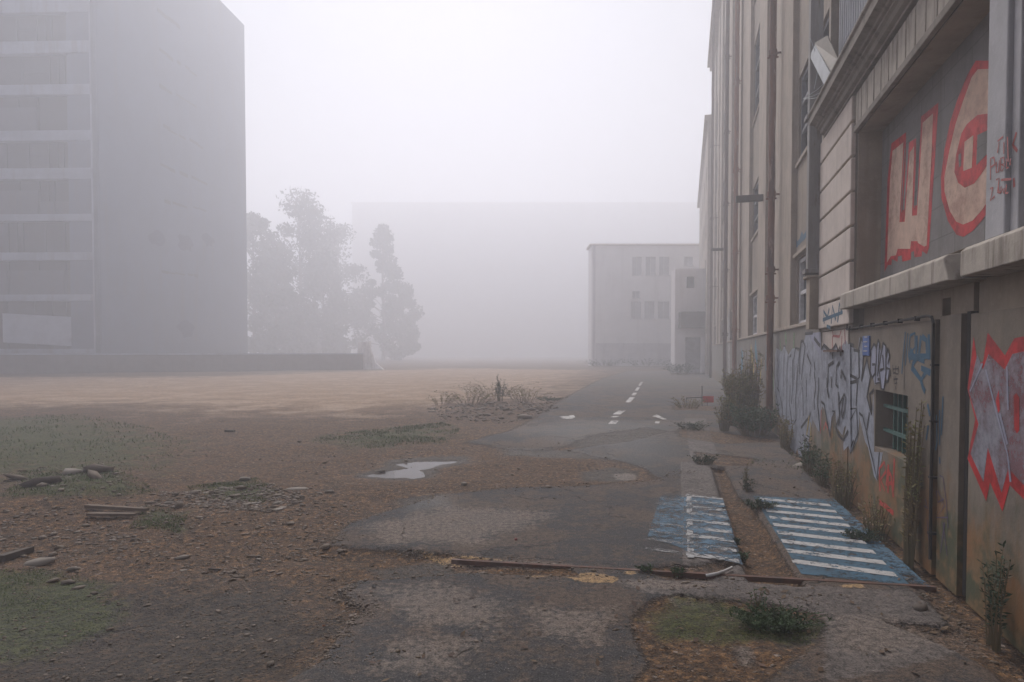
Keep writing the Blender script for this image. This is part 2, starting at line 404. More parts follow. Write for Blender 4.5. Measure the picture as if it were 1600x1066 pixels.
WET_VIGNETTE = [
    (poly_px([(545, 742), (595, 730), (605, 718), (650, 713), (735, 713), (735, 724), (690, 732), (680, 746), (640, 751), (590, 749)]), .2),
    (poly_px([(-200, 900), (200, 905), (420, 895), (500, 930), (530, 980), (500, 1040), (420, 1080), (300, 1200), (-400, 1200)]), 1.1),  # wet soil, with the dark vignette corner painted into its colour too
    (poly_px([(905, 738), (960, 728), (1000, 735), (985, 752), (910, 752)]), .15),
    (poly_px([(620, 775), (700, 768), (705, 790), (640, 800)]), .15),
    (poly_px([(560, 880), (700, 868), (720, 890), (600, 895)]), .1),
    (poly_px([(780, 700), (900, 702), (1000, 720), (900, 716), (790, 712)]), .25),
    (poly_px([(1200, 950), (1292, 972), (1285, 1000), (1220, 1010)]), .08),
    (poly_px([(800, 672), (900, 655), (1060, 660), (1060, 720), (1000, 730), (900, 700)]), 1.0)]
CONC = [
    (poly_px([(960, 905), (1100, 905), (1430, 925), (1500, 960), (1540, 1010), (1420, 1040), (1290, 1066), (1290, 960), (1180, 935), (1000, 925)]), .18),
    (poly_ab([(4.6, .0), (9.6, -.05), (9.6, .45), (4.6, .45)]), .03),
    (poly_px([(1040, 930), (1110, 935), (1120, 945), (1060, 940)]), .02),
    (poly_px([(958, 738), (992, 738), (994, 749), (965, 749)]), .06),
    (poly_px([(1140, 1000), (1175, 1005), (1185, 1035), (1155, 1035)]), .04),
    (poly_ab([(9.8, .1), (16, 0), (16, .5), (9.8, .5)]), .1)]
PALE = [(poly_px(q), w_) for q, w_ in (
    ([(690, 866), (760, 872), (840, 878), (900, 882), (870, 887), (740, 881)], .05), ([(966, 910), (1010, 905), (1060, 907), (1130, 915), (1060, 921), (1000, 919)], .05),
    ([(1040, 929), (1075, 933), (1108, 937), (1118, 944), (1080, 947), (1050, 941)], .04), ([(1150, 1003), (1172, 1005), (1180, 1030), (1160, 1038), (1148, 1020)], .07),
    ([(560, 920), (700, 910), (800, 940), (780, 985), (640, 975)], .5), ([(620, 990), (760, 1000), (720, 1060), (580, 1050)], .5), ([(820, 950), (960, 950), (940, 1010), (850, 1000)], .4),
    ([(955, 738), (975, 736), (994, 738), (996, 749), (978, 751), (963, 748)], .12), ([(560, 820), (700, 790), (880, 800), (760, 850), (600, 850)], .6), ([(1300, 960), (1400, 960), (1480, 1000), (1400, 1030), (1310, 1020)], .3))]
SANDP = [(poly_px(q), w_) for q, w_ in (
    ([(880, 901), (905, 894), (935, 895), (970, 903), (960, 911), (930, 912), (900, 909)], .035), ([(968, 895), (985, 891), (1002, 895), (985, 899)], .035), ([(815, 897), (850, 894), (864, 900), (835, 903)], .035),
    ([(1308, 914), (1345, 911), (1354, 919), (1320, 920)], .04), ([(640, 858), (760, 870), (800, 876), (700, 874)], .06))]
def masks(P):
    a = np.zeros(len(P)); 
    for pl, s_ in ASPH: a = np.maximum(a, soft(P, pl, s_))
    far_side = P[:, 1] < 2.2
    for pl, s_ in DIRTOVER: a = a * (1 - soft(P, pl, s_))
    f = lambda L: np.maximum.reduce([soft(P, pl, s_) for pl, s_ in L])
    return a, f(MOSS), f(SAND), f(WET_VIGNETTE), f(CONC), f(PALE), f(SANDP)
CHAN = poly_ab([(4.72, .46), (9.3, .38), (9.35, .55), (7.6, .6), (7, .71), (4.72, .78)])
PUD = poly_px([(566, 740), (600, 733), (632, 728), (612, 722), (650, 717), (722, 716), (722, 720), (690, 724), (668, 731), (668, 742), (640, 746), (600, 744)])
PUD2 = poly_px([(795, 633), (850, 632), (862, 636), (820, 638), (790, 637)])
def vnoise(P, sc, seed):
    r = np.random.default_rng(seed).random((256, 256)); q = P * sc; i = np.floor(q).astype(int); f = q - i; f = f * f * (3 - 2 * f)
    g = lambda a, b_: r[a % 256, b_ % 256]
    x, y = i[:, 0], i[:, 1]
    return (g(x, y) * (1 - f[:, 0]) + g(x + 1, y) * f[:, 0]) * (1 - f[:, 1]) + (g(x, y + 1) * (1 - f[:, 0]) + g(x + 1, y + 1) * f[:, 0]) * f[:, 1] - .5
def height(P, a=None):
    if a is None: a = masks(P)[0]
    dirt = np.clip(1 - a * 1.3, 0, 1)
    near = np.clip(1 - np.hypot(P[:, 0], P[:, 1]) / 60, .3, 1)
    h = vnoise(P, .35, 1) * .07 + vnoise(P, 1.3, 2) * .04 + (vnoise(P, 5, 3) * .02 + vnoise(P, 11, 4) * .014) * near
    z = dirt * (-.02 + h)
    z += soft(P, CHAN, .04) * -.05
    for pud in (PUD, PUD2):
        s_ = soft(P, pud, .9 ); z = z * (1 - s_) + (-.038) * s_
        s_ = soft(P, pud, .06); z -= s_ * .02
    # rubble hump on the left
    for u, v, r_, hh in ((130, 760, .9, .10), (60, 790, .7, .08), (780, 632, 2.2, .14), (330, 800, .8, .05)):
        c = np.array(G(u, v)); d2 = ((P - c) ** 2).sum(1); z += hh * np.exp(-d2 / r_ ** 2)
    wallside = P @ np.array([CT, -ST])
    z = np.where(wallside > 1.5, np.minimum(z, 0), z)
    return z
def gz(x, y): return float(height(np.array([[x, y]]))[0])

def axis(lo, hi, dlo, dhi, d, g):
    mid = list(np.arange(dlo, dhi, d)); r = [dhi]; s_ = d
    while r[-1] < hi: s_ *= g; r.append(min(r[-1] + s_, hi))
    l = [dlo]; s_ = d
    while l[-1] > lo: s_ *= g; l.append(max(l[-1] - s_, lo))
    return np.array(l[::-1][:-1] + mid + r)
xs = axis(-190, 190, -3.2, 4.6, .028, 1.022); ys = axis(-60, 290, 2.4, 9.5, .03, 1.02)
XX, YY = np.meshgrid(xs, ys); P = np.stack([XX.ravel(), YY.ravel()], 1)
A = masks(P); Zg = height(P, A[0])
nx, ny = len(xs), len(ys); idx = np.arange(nx * ny).reshape(ny, nx)
F = np.stack([idx[:-1, :-1], idx[:-1, 1:], idx[1:, 1:], idx[1:, :-1]], -1).reshape(-1, 4)

def ground_material():
    m, t, b = mat('ground_mix'); n = N(t); p = n.pos()
    at = n.n('ShaderNodeAttribute', attribute_name='mA'); a = n.sep(at.outputs['Vector'])
    at2 = n.n('ShaderNodeAttribute', attribute_name='mB'); a2 = n.sep(at2.outputs['Vector'])
    n1 = n.noise(p, .7, 6, .7); n2 = n.noise(p, 3.5, 7, .72); n3 = n.noise(p, 22, 6, .7); n4 = n.noise(p, 90, 4, .7)
    def msk(x, nz, amp, lo=.42, hi=.58): return n.step(n.m('ADD', x, n.m('MULTIPLY', n.m('SUBTRACT', nz, .5), amp)), lo, hi)
    # dirt
    dirt = n.mix(n.step(n2, .35, .68), (.115, .062, .030), (.052, .030, .016))
    dirt = n.mix(n.step(n3, .48, .7), dirt, (.22, .125, .06))
    vo = n.voro(p, 45); peb = n.step(vo.outputs['Distance'], .22, .42)
    cs = n.sep(vo.outputs['Color'])
    dirt = n.mix(n.m('MULTIPLY', n.m('SUBTRACT', 1.0, peb), n.step(cs[0], .55, .75)), dirt, n.mix(cs[1], (.06, .042, .03), (.27, .2, .15)))
    vo2 = n.voro(p, 17); pc = n.sep(vo2.outputs['Color'])
    pf = n.m('MULTIPLY', n.m('SUBTRACT', 1.0, n.step(vo2.outputs['Distance'], .18, .26)), n.step(pc[0], .82, .9))
    dirt = n.mix(pf, dirt, (.25, .2, .165))
    sand = n.mix(n.step(n2, .35, .65), (.42, .28, .18), (.28, .18, .11))
    sand = n.mix(n.step(n1, .45, .62), sand, (.44, .32, .23))
    dirt = n.mix(msk(a[2], n1, 1.3, .25, .85), dirt, sand)
    wet_vignette = n.mix(n.step(n3, .4, .65), (.025, .017, .011), (.055, .036, .023))
    dirt = n.mix(n.m('MULTIPLY', msk(a2[0], n2, .8, .3, .75), .9), dirt, wet_vignette)  # wet soil tone, deepened to paint in the corner vignette
    # asphalt: grey aggregate with silt lying on it
    as_ = n.mix(n.step(n3, .35, .65), (.066, .062, .062), (.028, .027, .029))
    va = n.voro(p, 130); ac = n.sep(va.outputs['Color'])
    as_ = n.mix(n.m('MULTIPLY', n.step(ac[0], .62, .8), n.m('SUBTRACT', 1.0, n.step(va.outputs['Distance'], .3, .6))), as_, n.mix(ac[1], (.20, .18, .165), (.03, .028, .028)))
    silt = n.m('MULTIPLY', n.step(n.m('ADD', n.m('ADD', n.m('MULTIPLY', n2, .7), n.m('MULTIPLY', n3, .3)), n.m('MULTIPLY', n.m('SUBTRACT', n1, .5), 1.1)), .40, .60), .75)
    as_ = n.mix(silt, as_, n.mix(n4, (.092, .061, .042), (.155, .11, .08)))
    as_ = n.mix(n.m('MULTIPLY', n.step(n.noise(p, 1.6, 6, .75), .56, .7), .5), as_, (.14, .09, .06))
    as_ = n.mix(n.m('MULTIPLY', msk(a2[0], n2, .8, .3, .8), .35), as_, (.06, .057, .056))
    cr = n.voro(n.scale(p, (1, 1, 1)), .55, 'DISTANCE_TO_EDGE')
    crw = n.n('ShaderNodeVectorMath', operation='ADD'); n.l(p, crw.inputs[0]); nz = n.n('ShaderNodeTexNoise'); n.l(p, nz.inputs['Vector']); nz.inputs['Scale'].default_value = 2.2; nz.inputs['Detail'].default_value = 5; n.l(nz.outputs['Color'], crw.inputs[1]); n.l(crw.outputs[0], cr.inputs['Vector'])
    crack = n.m('MULTIPLY', n.m('SUBTRACT', 1.0, n.step(cr.outputs['Distance'], .003, .012)), n.step(n1, .45, .55))
    as_ = n.mix(crack, as_, (.03, .024, .02))
    co = n.mix(n.step(n2, .35, .68), (.17, .145, .13), (.095, .082, .075))
    co = n.mix(n.step(n3, .5, .72), co, (.12, .10, .09))
    fa = msk(a[0], n.m('ADD', n.m('MULTIPLY', n2, .6), n.m('MULTIPLY', n3, .4)), 1.15, .40, .58)
    col = n.mix(fa, dirt, as_)
    fc = msk(a2[1], n3, .7, .42, .58)
    col = n.mix(n.m('MULTIPLY', fc, n.m('ADD', .35, n.m('MULTIPLY', fa, .6))), col, co)
    mossc = n.mix(n3, (.028, .048, .008), (.066, .070, .016))
    at3 = n.n('ShaderNodeAttribute', attribute_name='mC'); a3 = n.sep(at3.outputs['Vector'])
    n23 = n.m('ADD', n.m('MULTIPLY', n2, .5), n.m('MULTIPLY', n3, .5))
    col = n.mix(n.m('MULTIPLY', msk(a2[2], n23, 1.6, .40, .75), .7), col, n.mix(n4, (.17, .135, .11), (.24, .20, .17)))
    col = n.mix(n.m('MULTIPLY', msk(a3[0], n23, 2.0, .45, .85), .85), col, n.mix(n4, (.34, .22, .11), (.46, .31, .17)))
    fm = n.m('MULTIPLY', msk(n.m('MULTIPLY', a[1], .85), n.m('ADD', n.m('MULTIPLY', n2, .6), n.m('MULTIPLY', n3, .4)), 2.4, .3, .9), .85)
    col = n.mix(fm, col, mossc)
    # dark edge where mud meets paving
    edge = n.m('MULTIPLY', n.m('SUBTRACT', 1.0, n.step(n.m('ABSOLUTE', n.m('SUBTRACT', n.m('ADD', a[0], n.m('MULTIPLY', n.m('SUBTRACT', n2, .5), .55)), .42)), .0, .09)), .55)
    col = n.mix(edge, col, (.03, .022, .016))
    hv = n.n('ShaderNodeHueSaturation'); n.l(col, hv.inputs['Color']); hv.inputs['Saturation'].default_value = 1.08
    n5 = n.noise(p, 150, 3, .8)
    n.l(n.m('ADD', .12, n.m('ADD', n.m('MULTIPLY', n.step(n4, .36, .64), .85), n.m('MULTIPLY', n.step(n3, .34, .66), .8))), hv.inputs['Value'])
    n.l(hv.outputs[0], b.inputs['Base Color'])
    r = n.m('SUBTRACT', .93, n.m('MULTIPLY', a2[0], .2)); n.l(r, b.inputs['Roughness'])
    h = n.m('ADD', n.m('MULTIPLY', n4, .35), n.m('MULTIPLY', n3, 1.2)); h = n.m('ADD', h, n.m('MULTIPLY', n.m('SUBTRACT', 1.0, peb), n.m('MULTIPLY', n.m('SUBTRACT', 1.0, fa), .8)))
    h = n.m('ADD', h, n.m('MULTIPLY', fa, .8)); h = n.m('SUBTRACT', h, n.m('MULTIPLY', crack, .8))
    n.bump(h, b, 1.0, .02)
    return m
gm = npmesh('ground', np.column_stack([P, Zg]), F, ground_material(), smooth=True)
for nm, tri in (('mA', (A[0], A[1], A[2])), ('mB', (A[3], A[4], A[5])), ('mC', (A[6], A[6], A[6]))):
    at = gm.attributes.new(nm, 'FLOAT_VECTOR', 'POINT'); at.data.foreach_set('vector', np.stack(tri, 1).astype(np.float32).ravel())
tag(link('ground', gm), kind='structure')

def water_sheet(name, poly, z):
    q = len(poly); pts = []
    for i in range(q):                    # uneven shoreline
        a = poly[i]; b_ = poly[(i + 1) % q]
        for k in range(4):
            p = a + (b_ - a) * k / 4; pts.append((p[0] + random.uniform(-.03, .03), p[1] + random.uniform(-.04, .04), z))
    k = MB(); k.poly(pts)
    m, t, b = mat('muddy_water'); n = N(t); b.inputs['Base Color'].default_value = (.07, .06, .052, 1); b.inputs['Roughness'].default_value = .02; b.inputs['IOR'].default_value = 1.33
    n.bump(n.noise(n.pos(), 6, 3), b, .02, .01)
    return tag(k.build(name, m), kind='structure')
water_sheet('puddle_water', PUD, -.036); water_sheet('puddle_water', PUD2, -.02)

# ------------------------------------------------------------------ painted markings on the ground
def ground_paint(name, polys, mt, z=.004, kind='structure'):
    k = MB()
    for i, pl in enumerate(polys): k.poly([(p[0], p[1], z) for p in pl])
    return tag(k.build(name, mt), kind=kind)
def ab4(a0, a1, b0, b1, skew=0): return [AB(a0, b0)[:2], AB(a0 - skew, b1)[:2], AB(a1 - skew, b1)[:2], AB(a1, b0)[:2]]
ground_paint('parking_marking', [[AB(4.95, .82)[:2], AB(4.9, 1.5)[:2], AB(7.55, 1.46)[:2], AB(7.5, .74)[:2]]], M['ptblue'])
ground_paint('parking_marking', [[AB(4.95, 1.5)[:2], AB(4.9, 1.62)[:2], AB(7.6, 1.58)[:2], AB(7.55, 1.46)[:2]]], M['ptblue_worn'], .0045)
ground_paint('parking_marking', [[AB(5.3, .0)[:2], AB(5.05, .43)[:2], AB(7.3, .41)[:2], AB(7.3, .0)[:2]]], M['ptblue_worn'])
ground_paint('parking_marking', [[AB(5.6, -.30)[:2], AB(5.35, -.002)[:2], AB(7.35, -.002)[:2], AB(7.25, -.25)[:2]]], M['ptblue_faint'])
st1 = []; st2 = []; st3 = []
for i in range(9):
    a = 5.18 + i * .268
    st1.append(ab4(a, a + .105, .80, 1.47, .13))
    st2.append(ab4(a - .02, a + .075, .02, .41, .08)); st3.append(ab4(a + .06, a + .14, -.30, .0, .08))
ground_paint('parking_stripes', st1, M['ptwhite'], .007); ground_paint('parking_stripes', st2, M['ptwhite_worn'], .007); ground_paint('parking_stripes', st3, M['ptwhite_faint'], .007)
ground_paint('parking_edge_line', [ab4(5.1, 7.45, .03, .08)], M['ptwhite_worn'], .011)
rl = []
for (u0, v0, u1, v1, hw) in ((956, 663, 961, 658, 6), (958, 652.5, 963, 650.5, 5), (963, 648, 972, 642, 6), (974, 639, 977, 635.5, 3.2), (981, 629, 988, 621, 4), (989, 618, 993, 614, 3), (994, 611, 998, 605, 2.4), (999, 603, 1003, 597, 2)):
    rl.append([G(u0 - hw, v0), G(u0 + hw, v0), G(u1 + hw, v1), G(u1 - hw, v1)])
ground_paint('road_centre_line', rl, M['ptroad'], .006)
ground_paint('road_arrow', [[G(*q) for q in [(874, 651.5), (890, 650.5), (888, 648), (896, 649), (899, 652.5), (893, 655), (880, 655)]]], M['ptroad'], .006)
ground_paint('road_arrow', [[G(*q) for q in [(1019, 651), (1026, 648), (1032, 651), (1042, 655.5), (1036, 656), (1030, 654), (1024, 652)]], [G(1024, 659), G(1031, 659), G(1030, 662), G(1023, 662)]], M['ptroad'], .006)

# rusty rail set in the paving
k = MB()
for j, (b0, b1) in enumerate(((-1.72, -.9), (-.9, .0), (.0, .9), (.9, 1.66))):
    pts = []
    for bb, zz in ((b0, .0), (b1, .0)):
        pts.append((4.60 + (bb + 1.75) * .095, bb))
    (a0, b0_), (a1, b1_) = pts
    k.hexa([AB(a0 - .02, b0_, -.03), AB(a1 - .02, b1_, -.03), AB(a1 + .015, b1_, -.03), AB(a0 + .015, b0_, -.03), AB(a0 - .02, b0_, .005), AB(a1 - .02, b1_, .004), AB(a1 + .01, b1_, .005), AB(a0 + .01, b0_, .007)])
tag(k.build('steel_rail', M['railrust']), 'thin rusty steel rail set across the cracked paving in the foreground', 'rail')

# ------------------------------------------------------------------ near wing of the workshop on the right
FB = lambda b0: (lambda u, d, z: AB(u, b0 + d, z))
X0 = -5.0                                 # the wall carries on behind the camera
near = empty('workshop_wing', AB(5, 2.2, 0), 'graffiti covered near wing with stone sill, striped pier and heavy cornice beside the paving', 'building')
k = MB(); k.facade(FB(1.74), X0, 4.655, 0, 1.84, [], .6); k.build('base_slab', M['plinth'], near, bevel=.03)
k = MB(); k.facade(FB(1.73), 4.775, 5.13, 0, 1.85, [], .5); k.build('base_pilaster', M['plinth'], near, bevel=.025)
k = MB(); k.facade(FB(1.72), 5.185, 9.05, 0, 1.83, [(5.74, 6.64, .72, 1.25)], .34, .5); k.build('plinth_wall', M['plinth'], near)
k = MB(); k.wbox(1.95, 2.3, 4.6, 5.3, 0, 1.82); k.build('joint_filler', M['dark'], near)
# barred cellar window
wn = MB(); wn.wbox(2.062, 2.12, 5.70, 6.7, .68, 1.3); wn = wn.build('cellar_window', M['dark'], near)
g = MB()
for i in range(6): g.wbox(1.815, 1.84, 5.80 + i * .125, 5.822 + i * .125, .725, 1.245)
g.build('window_bar', M['grill'], wn)
g = MB()
for zz in (.87, 1.09): g.wbox(1.785, 1.812, 5.742, 6.63, zz, zz + .028)
g.build('cross_bar', M['grill'], wn)
k = MB(); k.facade(FB(1.80), X0, 7.62, 1.832, 2.06, [(5.15, 5.30, 1.86, 1.985), (4.70, 4.78, 1.832, 2.055)], .25); k.build('wall_band', M['cream'], near)
k = MB(); k.wbox(2.03, 2.2, 4.5, 5.5, 1.84, 2.05); k.build('vent_opening', M['dark'], near)
# cables along the top of the plinth
k = MB(); k.tube([AB(7.68, 1.70, 1.845), AB(6.4, 1.7, 1.85), AB(5.3, 1.7, 1.862), AB(5.2, 1.70, 1.85), AB(5.165, 1.70, 1.80), AB(5.155, 1.70, 1.2), AB(5.16, 1.70, .5), AB(5.15, 1.70, .12)], .011, 6)
for a_ in (5.5, 5.9, 6.3, 6.7, 7.1, 7.5): k.wbox(1.685, 1.72, a_, a_ + .02, 1.835, 1.872)
for z_ in (1.5, 1.1, .7, .3): k.wbox(1.685, 1.735, 5.14, 5.175, z_, z_ + .015)
k.build('cable', M['cable'], near)
k = MB(); k.tube([AB(9.05, 1.70, 1.99), AB(7.9, 1.68, 1.93), AB(7.64, 1.70, 1.91), AB(7.62, 1.70, 2.04)], .014, 6); k.tube([AB(7.63, 1.70, 2.04), AB(7.63, 1.70, 1.85)], .018, 6)
k.build('cable', M['cable'], near)
k = MB(); k.wbox(1.64, 1.705, 7.85, 8.6, 1.60, 1.625); k.build('rusty_ledge', M['railrust'], near)
k = MB(); k.tube([AB(4.735, 1.78, 1.86), AB(4.735, 1.78, .02)], .03, 6); k.build('cable', M['cable'], near)
# sill
k = MB()
def sillpiece(a0, a1, slope0=0, slope1=0):
    pr = [(1.59, 2.05), (1.59, 2.20), (1.62, 2.225), (1.93, 2.26), (1.93, 2.05)]
    n0 = len(k.v); vs = [AB(a0 + slope0 * (z - 2.05), b, z) for b, z in pr] + [AB(a1 + slope1 * (z - 2.05), b, z) for b, z in pr]; m_ = len(pr)
    k.add(vs, [(i, (i + 1) % m_, m_ + (i + 1) % m_, m_ + i) for i in range(m_)] + [tuple(range(m_))[::-1], tuple(range(m_, 2 * m_))])
sillpiece(X0, 4.42); k.build('stone_sill', M['sill'], near, bevel=.006)
k = MB(); sillpiece(4.60, 7.50, .6, 0); k.build('stone_sill', M['sill'], near, bevel=.008)
k = MB(); k.wbox(1.66, 1.9, 4.425, 4.59, 2.06, 2.2); k.build('sill_gap', M['lowwall'], near)
# wall with the big bricked up openings
k = MB(); k.facade(FB(1.72), X0, 7.96, 2.262, 4.27, [(4.30, 7.38, 2.2621, 3.86), (1.35, 4.02, 2.2621, 3.86), (-1.8, 1.05, 2.2621, 3.86)], .22, .6); k.build('front_wall', M['cream'], near, bevel=.012)
k = MB(); k.facade(FB(1.695), 7.40, 9.0, 1.86, 4.27, [], .3); pj = k
pier = k.build('striped_pier', M['cornice'], near)
# ashlar courses of the pier with open joints
zc = [1.875, 2.185, 2.545, 2.905, 3.265, 3.625, 3.985, 4.265]
for z0_, z1_ in zip(zc[:-1], zc[1:]):
    c = MB(); c.wbox(1.655, 1.71, 7.40, 9.0, z0_ + .022, z1_ - .004); c.build('ashlar_course', M['pier'], pier, bevel=.012)
k = MB(); k.facade(FB(1.712), 7.64, 9.02, .0, 1.855, [], .3); k.build('pier_base', M['plinth'], near)
k = MB(); k.wbox(1.707, 1.712, 7.67, 9.0, 1.62, 1.85); k.build('white_patch', M['pier'], near)
k = MB(); k.wbox(1.94, 2.2, X0, 7.9, 2.2, 4.0)
infill = k.build('bricked_opening', M['block'], near)
# white column beside the opening
k = MB(); k.wbox(1.66, 1.72, 4.05, 4.28, 2.235, 4.27); k.build('white_column', M['whitecol'], near, bevel=.008)
k = MB(); k.wbox(1.685, 1.725, 3.96, 4.046, 2.235, 4.27); k.build('column_trim', M['whitecol'], near, bevel=.006)
k = MB(); k.wbox(1.66, 1.72, 1.08, 1.3, 2.235, 4.27); k.build('white_column', M['whitecol'], near, bevel=.008)
# ribs under the cornice
k = MB(); a_ = 7.36
while a_ > X0 + .3:
    k.wbox(1.685, 1.72, a_ - .2, a_, 3.935, 4.255); a_ -= .222
k.build('ribbed_frieze', M['sill'], near, bevel=.006)
k = MB(); k.wbox(1.672, 1.72, X0, 7.39, 3.865, 3.93); k.build('lintel_moulding', M['cornice'], near, bevel=.008)
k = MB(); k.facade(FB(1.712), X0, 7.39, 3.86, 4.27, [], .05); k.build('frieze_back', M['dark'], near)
def profile(name, pr, a0, a1, mt):
    k = MB(); vs = [AB(a0, b, z) for b, z in pr] + [AB(a1, b, z) for b, z in pr]; m_ = len(pr)
    k.add(vs, [(i, (i + 1) % m_, m_ + (i + 1) % m_, m_ + i) for i in range(m_)])
    k.poly([AB(a0, b, z) for b, z in pr]); k.poly([AB(a1, b, z) for b, z in pr])
    return k.build(name, mt, near, bevel=.004)
profile('cornice', [(1.9, 4.275), (1.655, 4.275), (1.655, 4.30), (1.62, 4.315), (1.61, 4.36), (1.585, 4.375), (1.585, 4.395), (1.56, 4.40), (1.55, 4.42), (1.52, 4.43), (1.49, 4.44), (1.49, 4.53), (1.47, 4.55), (1.47, 4.575), (1.9, 4.66)], X0, 8.8, M['cornice'])
# upper storeys of the wing, ribbed sheet
k = MB(); k.facade(FB(1.90), X0, 9.2, 4.60, 20, [], .6); up = k.build('upper_wall', M['panel'], near)
k = MB(); a_ = 9.1
while a_ > 4:
    k.wbox(1.875, 1.9, a_ - .03, a_, 4.62, 16); a_ -= .11
k.build('sheet_rib', M['panel'], up)
# galvanised box downpipe
k = MB(); k.wbox(1.535, 1.69, 9.07, 9.22, 2.62, 14)
dp = k.build('box_downpipe', M['galv'], near, bevel=.012)
for z_ in (4.62, 2.62, 7.62): k = MB(); k.wbox(1.5, 1.70, 9.05, 9.26, z_, z_ + .06); k.build('pipe_collar', M['galv'], dp, bevel=.006)
k = MB(); k.facade(FB(1.56), 9.06, 9.30, 1.9, 2.6, [], .2); k.wbox(1.52, 1.75, 9.05, 9.32, 2.56, 2.6); k.build('pipe_shoe', M['cream'], near, bevel=.01)
# bent sheet and loose wires above the cornice
k = MB(); P3 = [(1268, 82), (1283, 62), (1309, 112), (1294, 132)]
def onb(u, v, b): a, z = Wp(u, v, b); return AB(a, b, z)
q = [onb(1266, 88, 1.55), onb(1274, 70, 1.55), onb(1300, 118, 1.5), onb(1291, 138, 1.5)]
q2 = [onb(1274, 68, 1.56), onb(1294, 56, 1.60), onb(1312, 95, 1.60), onb(1300, 118, 1.52)]
k.add(q, [(0, 1, 2, 3)]); fl = k.build('loose_flashing', M['sheet'], near); sm = fl.modifiers.new('s', 'SOLIDIFY'); sm.thickness = .006
k = MB(); k.add(q2, [(0, 1, 2, 3)]); f2 = k.build('flashing_fold', M['sheet_back'], fl); sm = f2.modifiers.new('s', 'SOLIDIFY'); sm.thickness = .012
k = MB()
for a0, a1 in (((1255, 154), (1285, 143)), ((1256, 155), (1287, 149)), ((1262, 150), (1290, 128)), ((1272, 140), (1280, 95)), ((1266, 60), (1285, 108))):
    k.tube([onb(*a0, 1.5), onb((a0[0] + a1[0]) / 2, (a0[1] + a1[1]) / 2 + 2, 1.55), onb(*a1, 1.6)], .004, 5)
k.build('loose_wire', M['sheet'], near)

# ------------------------------------------------------------------ graffiti on the near wing
R1 = dict(org=(1190, 500), sc=5.33); R2 = dict(org=(1310, 500), sc=5.33)
PB = 1.72
SIL = [(1211, 556), (1213, 544), (1222, 549), (1226, 540), (1232, 555), (1238, 545), (1243, 544), (1248, 550), (1253, 535), (1257, 532), (1259, 524), (1265, 521), (1283, 520), (1283, 545), (1290, 538), (1299, 548), (1306, 537), (1311, 548), (1317, 540), (1322, 531), (1326, 538), (1341, 547), (1343, 527), (1350, 538), (1349, 572), (1347, 592), (1355, 561), (1361, 588), (1355, 622), (1363, 648), (1365, 608), (1366, 706), (1380, 707), (1371, 752), (1366, 744), (1357, 700), (1352, 690), (1342, 648), (1343, 660), (1340, 688), (1330, 707), (1326, 697), (1319, 705), (1318, 695), (1323, 665), (1320, 668), (1317, 680), (1308, 668), (1306, 640), (1300, 652), (1297, 683), (1289, 640), (1285, 635), (1282, 676), (1278, 672), (1270, 655), (1263, 692), (1262, 720), (1252, 730), (1246, 700), (1240, 720), (1233, 700), (1231, 672), (1222, 655), (1214, 640), (1210, 610)]
gp = decal('graffiti_lettering', M['silver'], near, PB, polys=[[q for q in SIL if q[0] > 1328] + [(1328, 700), (1328, 540)]], lift=.004)
gp2 = decal('graffiti_lettering', M['silver'], near, 1.712, polys=[[(1283, 545)] + [q for q in SIL if 1283 <= q[0] <= 1330 and q[1] < 549] + [(1329, 538), (1330, 707), (1326, 697), (1319, 705), (1318, 695), (1323, 665), (1320, 668), (1317, 680), (1308, 668), (1306, 640), (1300, 652), (1297, 683), (1289, 640), (1285, 635), (1283, 650)]], lift=.012)
STR_PIER = [[(495, 680), (520, 700), (570, 970), (600, 780)], (.03, [(590, 760), (610, 762), (615, 900), (640, 830)]), [(610, 880), (640, 960), (680, 1000), (720, 920)],
    [(500, 245), (520, 205), (580, 265), (620, 200), (640, 260), (655, 220), (658, 300)], (.035, [(520, 215), (560, 255), (590, 250)]), [(590, 250), (592, 325)],
    [(600, 350), (555, 380), (548, 560)], (.04, [(545, 480), (545, 570)]), [(650, 350), (625, 390), (620, 540), (636, 560)], [(580, 470), (583, 565)], [(545, 570), (562, 650)],
    [(660, 490), (665, 420), (700, 500)], (.032, [(662, 480), (665, 425), (680, 450)]), [(650, 700), (690, 615), (702, 650), (690, 760), (672, 820), (665, 780), (682, 650)], [(640, 600), (650, 790), (640, 880)]]
decal('graffiti_outline', M['black'], near, 1.702, strokes=STR_PIER, w=.038, lift=.004, **R1)
STR_PL = [[(60, 170), (75, 270), (85, 440), (80, 700), (70, 930)], (.04, [(90, 200), (130, 215)]), (.03, [(130, 250), (180, 262)]),
    [(190, 150), (215, 190), (205, 400), (195, 510)], [(190, 150), (172, 250), (178, 480), (165, 490), (150, 720)], (.035, [(90, 455), (155, 487), (155, 512), (90, 525), (95, 455)]),
    [(195, 510), (240, 325), (270, 470), (240, 640), (280, 790)], [(300, 580), (262, 620), (282, 760)], (.03, [(80, 745), (155, 735), (90, 860), (88, 760)]),
    [(155, 740), (165, 950), (135, 1030), (120, 1090)], (.026, [(175, 775), (205, 800), (240, 950), (262, 1060), (292, 1180), (325, 1330), (345, 1100)]), [(85, 930), (45, 1040), (70, 1075)],
    (.03, [(130, 1000), (100, 1080)]), [(262, 770), (240, 920)], [(110, 1080), (100, 1110)]]
decal('graffiti_outline', M['black'], near, PB, strokes=STR_PL, w=.036, lift=.008, **R2)
GL = [[(275, 250), (300, 200), (318, 260), (335, 165), (352, 260), (375, 190), (400, 215), (408, 300), (415, 235), (432, 400), (415, 520), (395, 470), (380, 580), (360, 575), (345, 520), (305, 540), (290, 480), (270, 450)]]
decal('graffiti_tag', M['lilac'], near, PB, polys=GL, lift=.004, **R2)
